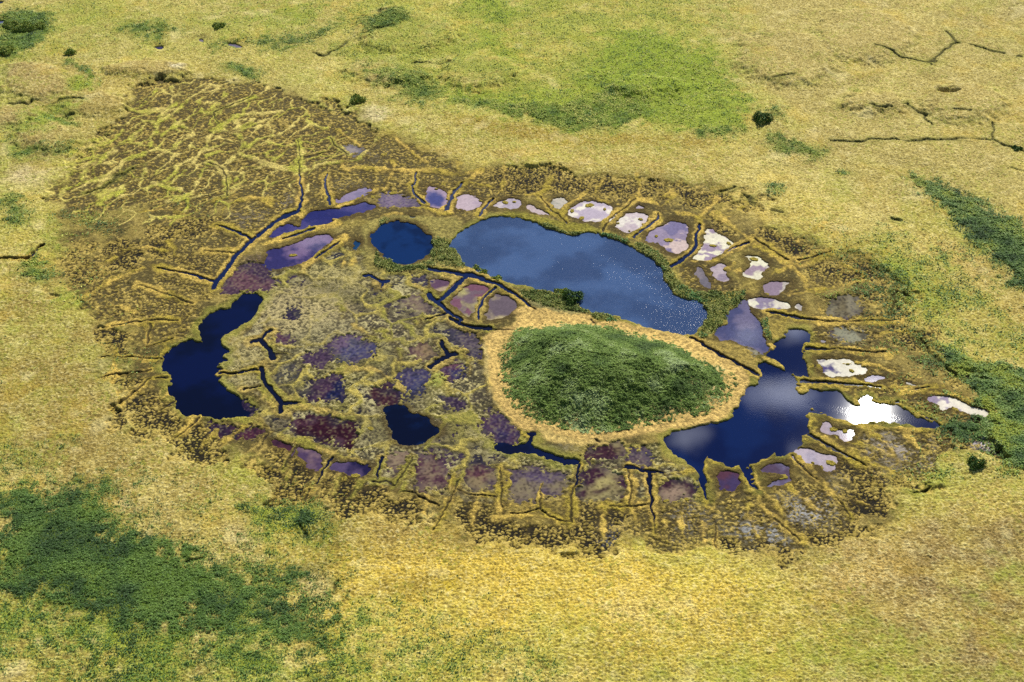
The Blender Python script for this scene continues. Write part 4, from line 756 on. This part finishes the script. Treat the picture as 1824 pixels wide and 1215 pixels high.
def mesh_obj(name, co, quads, tone, mat, extra=None, smooth=True):
    me = bpy.data.meshes.new(name); nq = len(quads); kf = quads.shape[1]
    me.vertices.add(len(co)); me.vertices.foreach_set('co', np.ascontiguousarray(co, np.float32).ravel())
    me.loops.add(nq * kf); me.loops.foreach_set('vertex_index', np.ascontiguousarray(quads, np.int32).ravel())
    me.polygons.add(nq); me.polygons.foreach_set('loop_start', np.arange(0, nq * kf, kf, dtype=np.int32))
    try: me.polygons.foreach_set('loop_total', np.full(nq, kf, np.int32))
    except Exception: pass
    if smooth: me.polygons.foreach_set('use_smooth', np.ones(nq, bool))
    me.update(calc_edges=True)
    at = me.attributes.new('tone', 'FLOAT_COLOR', 'POINT')
    at.data.foreach_set('color', np.column_stack([np.clip(tone, 0, 1), np.ones(len(co))]).astype(np.float32).ravel())
    if extra is not None:
        e = me.attributes.new('ripple', 'FLOAT', 'POINT'); e.data.foreach_set('value', np.ascontiguousarray(extra, np.float32))
    me.materials.append(mat); ob = bpy.data.objects.new(name, me); sc.collection.objects.link(ob); return ob
def tag(o, label=None, cat=None, group=None, kind=None):
    if label: o['label'] = label
    if cat: o['category'] = cat
    if group: o['group'] = group
    if kind: o['kind'] = kind
    return o
def grid_quads(ny, nx):
    i = np.arange((ny - 1) * nx).reshape(ny - 1, nx)[:, :-1]
    return np.stack([i, i + 1, i + nx + 1, i + nx], -1).reshape(-1, 4)
def submesh(mask, z):
    """cells of the grid where mask (cell array) holds"""
    ii, jj = np.nonzero(mask); q = np.stack([ii * NX + jj, ii * NX + jj + 1, (ii + 1) * NX + jj + 1, (ii + 1) * NX + jj], -1)
    u, inv = np.unique(q, return_inverse=True)
    co = np.column_stack([X.ravel()[u], Y.ravel()[u], z.ravel()[u]]); return u, co, inv.reshape(-1, 4)

# ---------------------------------------------------------------- mound
mp_ = smooth_poly(GP(P(MOUND)), 2); sl = window(mp_, 4)
dM = np.full(X.shape, 9., np.float32); dM[sl] = sdf_poly(mp_, X[sl] + wx[sl] * .5, Y[sl] + wy[sl] * .5)
cx, cy = G(1085, 690); prof = ss(0, -17, dM) * .8 + ss(-4, -30, dM) * .45
HM = 6.2 * prof + (fbm(X, Y, 11, 3, 400) - .5) * 2.2 * prof
gully = smooth_line(np.column_stack([GP(P('1130,640 1175,670 1215,695 1262,712')), [1.5, 2.5, 3, 4]]), 2)
gd = np.full(X.shape, 9., np.float32); gd[sl] = line_field(gully, X[sl] + wx[sl], Y[sl] + wy[sl]); HM -= ss(2.5, -1, gd) * 1.1 * prof
gm = np.zeros(X.shape, np.float32); gp = smooth_poly(GP(P(MOUNDGREEN)), 2)
gm[sl] = ss(2.8, -2.8, (hf[sl] - .5) * 4 + (n16[sl] - .5) * 3 + sdf_poly(gp, X[sl] + wx[sl] * 2.2 + (fbm(X[sl], Y[sl], 14, 3, 411) - .5) * 7, Y[sl] + wy[sl] * 2.2))
gm *= 1 - ss(2.5, 0, gd) * .6 * ss(G(1170, 660)[0], G(1215, 690)[0], X)
CM = np.zeros_like(C); CM[:] = lin((196, 168, 98))
def blm(c, m):
    global CM
    m = np.clip(m, 0, 1)[..., None]; CM = CM * (1 - m) + lin(c) * m
blm((158, 134, 70), ss(.38, .62, fbm(X, Y, 6, 4, 420)) * .85); blm((222, 204, 146), ss(.5, .7, fbm(X, Y, 4, 4, 421)) * .5); blm((214, 194, 130), ss(.6, .9, hf) * .4); blm((110, 92, 44), ss(.4, .1, hf) * .45)
blm((140, 140, 66), ss(6, 1, dM + 9) * ss(.4, .7, fbm(X, Y, 5, 3, 423)) * .35)
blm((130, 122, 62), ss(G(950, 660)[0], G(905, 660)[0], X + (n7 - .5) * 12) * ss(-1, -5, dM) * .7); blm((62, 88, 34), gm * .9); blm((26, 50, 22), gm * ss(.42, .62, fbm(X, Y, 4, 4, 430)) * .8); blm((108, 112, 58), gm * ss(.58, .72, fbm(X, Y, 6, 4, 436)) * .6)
eb = ss(-1.5, -6, dM)[..., None]; CM = C * (1 - eb) + CM * eb
inM = dM < .4
top = H.copy() * 0 + .30
hill_z = np.where(dM < .15, np.maximum(H, .12) * ss(-8, 0, dM) + .5 * (1 - ss(-8, 0, dM)) + HM + (hf - .5) * .16 + .1 - .2 * g1 * gm, H - .5)
eb = ss(-.2, -4.5, dM); hill_z = (np.maximum(H, .1) + .03) * (1 - eb) + hill_z * eb - .22 * ss(-.7, .2, dM)
cellM = inM[:-1, :-1] & inM[1:, 1:] & inM[:-1, 1:] & inM[1:, :-1]
u, co, q = submesh(cellM, hill_z)
hill = mesh_obj('hill', co, q, CM.reshape(-1, 3)[u], MG)
tag(hill, 'green shrub covered mound with a straw coloured apron amid the ponds', 'hill', kind='structure')
Htop = np.where(dM < 0, hill_z, H)

# ---------------------------------------------------------------- ground sheet to the horizon
Hg = np.where(dM < -1.2, H - .6, H)
far = 1.06
ex = [xs[-1] - xs[0]]; st = .5; eL = []; a = 0
while a < 5200: a += st; st *= 1.22; eL.append(a)
eL = np.array(eL)
XS = np.concatenate([xs[0] - eL[::-1], xs, xs[-1] + eL]); YS = np.concatenate([ys[0] - eL[::-1], ys, ys[-1] + eL]); n_ = len(eL)
GX, GY = np.meshgrid(XS, YS)
ci = np.clip(np.arange(len(YS)) - n_, 0, NY - 1); cj = np.clip(np.arange(len(XS)) - n_, 0, NX - 1)
Z = Hg[np.ix_(ci, cj)].copy(); CC = C[np.ix_(ci, cj)].copy()
outm = np.ones(GX.shape, bool); outm[n_:-n_, n_:-n_] = False
dist = np.maximum(np.maximum(GX - xs[-1], xs[0] - GX), np.maximum(GY - ys[-1], ys[0] - GY)).clip(0)
kx = ss(0, 14, dist); gen = .8 + (fbm(GX, GY, 60, 4, 500) - .5) * np.minimum(3 + dist * .02, 30)
Z = np.where(outm, Z * (1 - kx) + gen * kx, Z)
gc = lin((190, 166, 94)) * (.75 + .5 * fbm(GX, GY, 40, 4, 510)[..., None]); gg = ss(.5, .65, fbm(GX, GY, 90, 4, 520))[..., None]
gc = gc * (1 - gg) + lin((110, 128, 48)) * gg
CC = np.where(outm[..., None], CC * (1 - kx[..., None]) + gc * kx[..., None], CC)
ground = mesh_obj('ground', np.column_stack([GX.ravel(), GY.ravel(), Z.ravel()]), grid_quads(len(YS), len(XS)), CC.reshape(-1, 3), MG)
tag(ground, 'yellow and green tundra with tussocks, peat ridges and bog around the ponds', 'ground', kind='structure')
del GX, GY, Z, CC, gc, gg

# ---------------------------------------------------------------- water sheets: every pond and channel its own, cells shared out so none overlap
best = np.full(X.shape, 1.0, np.float32); own = np.full(X.shape, -1, np.int32)
for bi, (p, mrg, wi) in enumerate(BODY):
    sl = window(p[:, :2], mrg + .5)
    d = sdf_poly(p, X[sl], Y[sl]) if wi >= 0 else line_field(p, X[sl], Y[sl])
    d = d / (mrg + .4 if wi >= 0 else mrg) ; bb = best[sl]; k = d < bb; bb[k] = d[k]; best[sl] = bb; oo = own[sl]; oo[k] = bi; own[sl] = oo
marsh_id = len(BODY); own = np.where((own < 0) & (M > .2) & (dM > 0), marsh_id, own)
near = (H < .02)
for _ in range(2):
    near[1:] |= near[:-1]; near[:-1] |= near[1:]; near[:, 1:] |= near[:, :-1]; near[:, :-1] |= near[:, 1:]
oc = own[:-1, :-1]; nc = near[:-1, :-1] & (oc >= 0) & ~((dM[:-1, :-1] < -1.0))
CW = np.zeros(X.shape + (3,), np.float32); RP = np.full(X.shape, .012, np.float32)
base_n = fbm(X, Y, 9, 4, 600); fine_n = fbm(X, Y, 2.2, 4, 610)
CW[:] = lin((44, 40, 46))
m_ = ss(.45, .62, fbm(X, Y, 14, 3, 620))[..., None]; CW = CW * (1 - m_) + lin((62, 48, 64)) * m_
m_ = ss(.55, .72, fbm(X, Y, 6, 3, 625))[..., None]; CW = CW * (1 - m_) + lin((70, 66, 56)) * m_
WT = {0: .80, 1: .26, 2: .35, 3: .38}
for bi, (p, mrg, wi) in sorted(enumerate(BODY), key=lambda q: q[1][2] < 0 or WATER[q[1][2]][1] == 'h'):
    sl = window(p[:, :2], mrg + 3); k = own[sl] == bi
    if wi < 0:
        mx_ = (p[:, 0].mean(), p[:, 1].mean()); up = mx_[1] > G(912, 560)[1]
        dark = lin((8, 12, 36)) if not up else lin((16, 28, 66))
        c = CW[sl]; c[k] = (dark * (.8 + .4 * base_n[sl][..., None]))[k]; CW[sl] = c; continue
    nm, edge_, ca, cb_, cc, label, s = WATER[wi]
    if nm == 'lake':
        t_ = ss(.35, .65, base_n[sl]); wind = ss(.48, .66, fbm(X[sl], Y[sl], 13, 3, 660)); band = ss(2.0, 0, line_field(np.column_stack([GP(P('1440,715 1480,726 1540,740 1600,746 1640,750')), [.4, .9, 1.3, 1.1, .4]]), X[sl], Y[sl])) if wi == 1 else 0
        r_ = (.34 + .30 * wind) if wi == 0 else np.maximum(.003 + .012 * wind * (X[sl] < G(1450, 740)[0]), .028 * band) if wi == 1 else .010 + .02 * wind
    elif max(ca) > 150 or max(cb_) > 200:                         # pale ponds: silt and algae tones, cloud reflections painted in as crisp patches
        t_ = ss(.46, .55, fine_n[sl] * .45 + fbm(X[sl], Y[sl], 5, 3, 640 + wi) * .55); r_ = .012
    else:
        t_ = ss(.40, .60, fine_n[sl] * .35 + fbm(X[sl], Y[sl], 6, 3, 640 + wi) * .65); r_ = .012
    if nm == 'pond' and 'half' in label: t_ = ss(G(1478, 655)[0], G(1482, 655)[0] + 3, X[sl] + (fine_n[sl] - .5) * 14)  # white half: bright cloud mirrored in still water, painted into its colour
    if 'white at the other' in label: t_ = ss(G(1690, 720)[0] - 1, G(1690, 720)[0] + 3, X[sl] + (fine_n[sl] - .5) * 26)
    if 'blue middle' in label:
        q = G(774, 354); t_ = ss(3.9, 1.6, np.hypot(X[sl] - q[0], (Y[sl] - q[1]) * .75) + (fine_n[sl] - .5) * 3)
    if 'white right rim' in label: t_ = ss(G(1392, 510)[0], G(1397, 510)[0], X[sl] + (fine_n[sl] - .5) * 6)  # white rim is a glint painted into the water colour
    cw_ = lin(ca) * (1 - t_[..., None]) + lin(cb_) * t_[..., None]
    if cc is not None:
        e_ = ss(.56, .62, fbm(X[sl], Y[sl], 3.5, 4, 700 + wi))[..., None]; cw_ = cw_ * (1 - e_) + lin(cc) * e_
    if nm != 'lake' and edge_ == 's': cw_ = cw_ * (.8 + .4 * fine_n[sl][..., None])
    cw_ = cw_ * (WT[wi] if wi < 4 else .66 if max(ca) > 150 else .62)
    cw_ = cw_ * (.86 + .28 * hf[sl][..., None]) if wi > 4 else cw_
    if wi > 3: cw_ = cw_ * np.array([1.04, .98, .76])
    if edge_ == 's':
        cw_ = cw_ * np.array([1.0, .97, .86])
        dd_ = sdf_poly(p, X[sl], Y[sl]) + (fine_n[sl] - .5) * 7; m_ = ss(3.4, -2.4, dd_)[..., None]; CW[sl] = CW[sl] * (1 - m_) + cw_ * m_; continue
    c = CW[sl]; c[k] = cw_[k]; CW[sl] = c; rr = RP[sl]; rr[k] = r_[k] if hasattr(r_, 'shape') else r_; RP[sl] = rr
zero = np.full(X.shape, 0., np.float32)
# drowned plants and algae strands in the reedy water
softb = np.array([wi >= 0 and WATER[wi][1] == 's' for _, _, wi in BODY] + [True, False]); kk_ = (softb[own] & (own >= 0))[..., None]; st_ = ss(.55, .9, hf)[..., None] * .40; dk_ = ss(.45, .1, hf)[..., None] * .45
CW = np.where(kk_, CW * (1 - st_) + lin((120, 112, 78)) * st_, CW); CW = np.where(kk_, CW * (1 - dk_), CW)
for bi in range(len(BODY) + 1):
    mk = nc & (oc == bi)
    if mk.sum() < 12: continue
    u, co, q = submesh(mk, zero)
    if bi == marsh_id: nm, lb, ct = 'marsh_water', 'dark purple brown water between the tan sedge of the central marsh', 'water'
    elif BODY[bi][2] >= 0:
        wv = WATER[BODY[bi][2]]; nm, lb, ct = wv[0], wv[5], 'lake' if wv[0] == 'lake' else 'pond' if wv[0] == 'pond' else 'channel'
    else: nm, lb, ct = 'water_channel', None, 'channel'
    o_ = mesh_obj(nm, co, q, CW.reshape(-1, 3)[u], MW, RP.ravel()[u])
    tag(o_, lb or 'narrow dark water channel between two grassy peat ridges', ct, 'dark channels between the peat ridges' if lb is None else None, 'structure')

# ---------------------------------------------------------------- shrubs and sedges
def height_at(px, py, A):
    i = np.clip(np.searchsorted(ys, py) - 1, 0, NY - 2); j = np.clip(np.searchsorted(xs, px) - 1, 0, NX - 2); return A[i, j]
def leaves(name, dens, box, n, size, hgt, cols, label, cat='shrubs', seed=1, lean=.55):
    r = np.random.RandomState(seed); (ax, ay), (bx, by) = box
    px = r.uniform(ax, bx, n * 8); py = r.uniform(ay, by, n * 8)
    cl = ss(.35, .65, vnoise(px, py, 1.4, 810 + seed))                       # clumps
    keep = r.rand(n * 8) < height_at(px, py, dens) * (.55 + .45 * cl); px, py, cl = px[keep][:n], py[keep][:n], cl[keep][:n]; n = len(px)
    if n == 0: return None
    pz = height_at(px, py, Htop) + hgt * (.15 + .85 * cl * r.rand(n) ** .6)
    ang = r.uniform(0, 2 * np.pi, n); sz = size * r.uniform(.5, 1.3, n); up = r.uniform(-lean, lean, n); up2 = r.uniform(-lean, lean, n)
    d1 = np.stack([np.cos(ang), np.sin(ang), up], 1) * sz[:, None]; d2 = np.stack([-np.sin(ang) * .5, np.cos(ang) * .5, up2 * .7], 1) * sz[:, None]
    c0 = np.stack([px, py, pz], 1)
    co = np.stack([c0 - d1, c0 - d2, c0 + d1, c0 + d2], 1).reshape(-1, 3); q = np.arange(4 * n).reshape(n, 4)
    pal = np.array([lin(c) for c in cols]); big = fbm(px, py, 5, 3, 820 + seed); idx = np.clip(((big - .3) / .4 * .6 + r.rand(n) * .4) * len(cols), 0, len(cols) - 1).astype(int)
    tn = pal[idx] * r.uniform(.75, 1.25, n)[:, None]
    o_ = mesh_obj(name, co, q, np.repeat(tn, 4, 0), ML, smooth=False); tag(o_, label, cat, kind='stuff'); return o_
GC = [(48, 76, 28), (62, 92, 32), (78, 108, 38), (100, 128, 50), (130, 150, 80)]
GM = [(70, 96, 34), (90, 116, 40), (108, 134, 50), (126, 148, 64), (158, 176, 112)]
GY_ = [(84, 112, 30), (116, 138, 38), (150, 160, 50), (186, 184, 84)]
def box(x0, y0, x1, y1):
    q = [G(x0, y0), G(x1, y0), G(x0, y1), G(x1, y1)]; return ((min(a[0] for a in q), min(a[1] for a in q)), (max(a[0] for a in q), max(a[1] for a in q)))
leaves('mound_shrubs', gm * (dM < -1), box(880, 550, 1340, 800), 230000, .19, .28, GM, 'dense dark and mid green willow scrub covering the mound', 'shrubs', 1)
D0 = DENS * (dM > 0) * (H > .1)
leaves('meadow_shrubs', D0, box(560, -10, 1500, 300), 90000, .22, .18, GY_ + GC[3:4], 'bright green scrub in a crescent behind the large lake', 'shrubs', 2)
leaves('slope_shrubs', D0, box(1500, 300, 1840, 860), 100000, .24, .34, GC + GY_[1:3], 'deep green scrub along the right edge beyond the long pond', 'shrubs', 3)
leaves('corner_shrubs', D0, box(-20, 780, 1000, 1240), 150000, .17, .20, GC[:4] + GY_[:1], 'dark green low scrub in the lower left corner', 'shrubs', 4)
leaves('hollow_shrubs', D0, box(-20, -10, 560, 700), 50000, .24, .22, GC + GY_, 'patchy green scrub in hollows of the upper left tundra', 'shrubs', 5)
# reeds on the big lake's edge
RD = np.zeros(X.shape, np.float32)
for s, fe, st in REEDS:
    sl, f = field(s, fe, 2.5, 1.0, 850); RD[sl] = np.maximum(RD[sl], f * st)
leaves('shore_reeds', RD * (dM > -.5), box(680, 370, 1320, 640), 60000, .24, .30, [(96, 112, 44), (124, 134, 56), (150, 150, 74), (90, 130, 66)], 'olive green reeds fringing the large lake', 'reeds', 6, .8)
leaves('marsh_sedge', M * (H > .0) * (dM > 0) * (1 - RM) * (1 - rim * .7) * (1 - wetc) * (.05 + .75 * ss(.45, .62, mb * .5 + ml * .5)), box(380, 440, 1260, 920), 22000, .12, .08, [(130, 120, 66), (166, 152, 90), (196, 182, 122), (214, 202, 150)], 'tan sedge speckling the central marsh', 'sedge', 7, .9)

# ---------------------------------------------------------------- single hummocks, bushes
import random
R = random.Random(5)
def blob(name, x, y, rx, ry, h, z0, cols, mat, seed, hollow=0):
    nr, na = 9, 28; co = []; tn = []
    for i in range(nr + 1):
        t_ = i / nr
        for j in range(na):
            a_ = 2 * math.pi * j / na; wob = 1 + .16 * math.sin(2 * a_ + seed) + .10 * math.sin(5 * a_ + seed * 2.3) + .07 * math.sin(9 * a_ + seed * .7)
            rr_ = math.sin(t_ * math.pi / 2) if not hollow else t_
            zz = h * math.cos(t_ * math.pi / 2) ** .6
            if hollow: zz = h * (1 - .5 * math.exp(-(t_ / .5) ** 2)) * (1 - t_ ** 5)
            jit = 1 + .10 * math.sin(7 * t_ * 3 + j * 1.9 + seed)
            px, py = x + math.cos(a_) * rx * rr_ * wob, y + math.sin(a_) * ry * rr_ * wob
            co.append((px, py, z0 + zz * jit - .1 * (t_ == 1)))
            c1, c2 = lin(cols[0]), lin(cols[1]); k_ = R.random(); tn.append(c1 * k_ + c2 * (1 - k_))
    q = [(i * na + j, i * na + (j + 1) % na, (i + 1) * na + (j + 1) % na, (i + 1) * na + j) for i in range(nr) for j in range(na)]
    q = [(d_, c_, b_2, a_2) for a_2, b_2, c_, d_ in q]
    return mesh_obj(name, np.array(co), np.array(q), np.array(tn), mat)
for hx, hy, rw, rh, lab in HUM:
    x_, y_ = G(hx, hy); a_ = G(hx - rw, hy); b2 = G(hx + rw, hy); c_ = G(hx, hy - rh); d_ = G(hx, hy + rh)
    o_ = blob('grass_hummock', x_, y_, abs(b2[0] - a_[0]) / 2, abs(c_[1] - d_[1]) / 2, .28, -.03, ((172, 152, 58), (112, 104, 40)), MG, hx * .37 + hy, rw > 5)
    tag(o_, lab, 'hummock', 'grassy hummocks rising from the ponds')
def bush(name, px, py, r_, h, cols, lab, seed, nleaf=900):
    x_, y_ = G(px, py); z_ = float(height_at(np.array([x_]), np.array([y_]), H)[0])
    root = bpy.data.objects.new(name, None); sc.collection.objects.link(root); root.location = (x_, y_, z_)
    tag(root, lab, 'bush')
    rr_ = np.random.RandomState(seed)
    th = rr_.uniform(0, 2 * np.pi, nleaf); ph = np.arccos(rr_.uniform(0, 1, nleaf)); rad_ = rr_.uniform(.35, 1, nleaf) ** .5
    lob = 1 + .22 * np.sin(3 * th + seed) + .15 * np.sin(5 * th + 2 * seed) * np.sin(4 * ph)
    c0 = np.stack([np.cos(th) * np.sin(ph) * r_ * rad_ * lob, np.sin(th) * np.sin(ph) * r_ * rad_ * lob, np.cos(ph) * h * rad_ * lob + .15], 1)
    a1 = rr_.normal(size=(nleaf, 3)); a1 /= np.linalg.norm(a1, axis=1)[:, None]; a2_ = np.cross(a1, rr_.normal(size=(nleaf, 3))); a2_ /= np.linalg.norm(a2_, axis=1)[:, None]
    s_ = rr_.uniform(.10, .24, nleaf)[:, None]; co = np.stack([c0 - a1 * s_, c0 - a2_ * s_ * .6, c0 + a1 * s_, c0 + a2_ * s_ * .6], 1).reshape(-1, 3)
    pal = np.array([lin(c) for c in cols]); tn = pal[rr_.randint(0, len(cols), nleaf)]
    f = mesh_obj('foliage', co, np.arange(4 * nleaf).reshape(nleaf, 4), np.repeat(tn, 4, 0), ML, smooth=False); f.parent = root
    # stems: tapered, from the base outwards
    vs = []; fs = []
    for k_ in range(7):
        an = k_ * .9 + seed; tip = np.array([math.cos(an) * r_ * .7, math.sin(an) * r_ * .7, h * .75]); b0 = len(vs)
        for i in range(5):
            t_ = i / 4; p_ = tip * t_ + np.array([0, 0, -.1 + .2 * math.sin(t_ * 3)]); w_ = .05 * (1 - .8 * t_)
            for j in range(5): vs.append(p_ + np.array([math.cos(j * 1.257) * w_, math.sin(j * 1.257) * w_, 0]))
        for i in range(4):
            for j in range(5): fs.append((b0 + i * 5 + j, b0 + i * 5 + (j + 1) % 5, b0 + (i + 1) * 5 + (j + 1) % 5, b0 + (i + 1) * 5 + j))
    st_ = mesh_obj('stem', np.array(vs), np.array(fs), np.tile(lin((92, 74, 52)), (len(vs), 1)), ML); st_.parent = root
for i, (px, py, r_, h, dk, lab) in enumerate(BUSH):
    bush('bush', px, py, r_, h, GC[:4] if dk else GY_ + GC[3:], lab, i + 1, int(500 + 260 * r_ * r_))
print('terrain', NX, NY, 'water bodies', len(BODY))
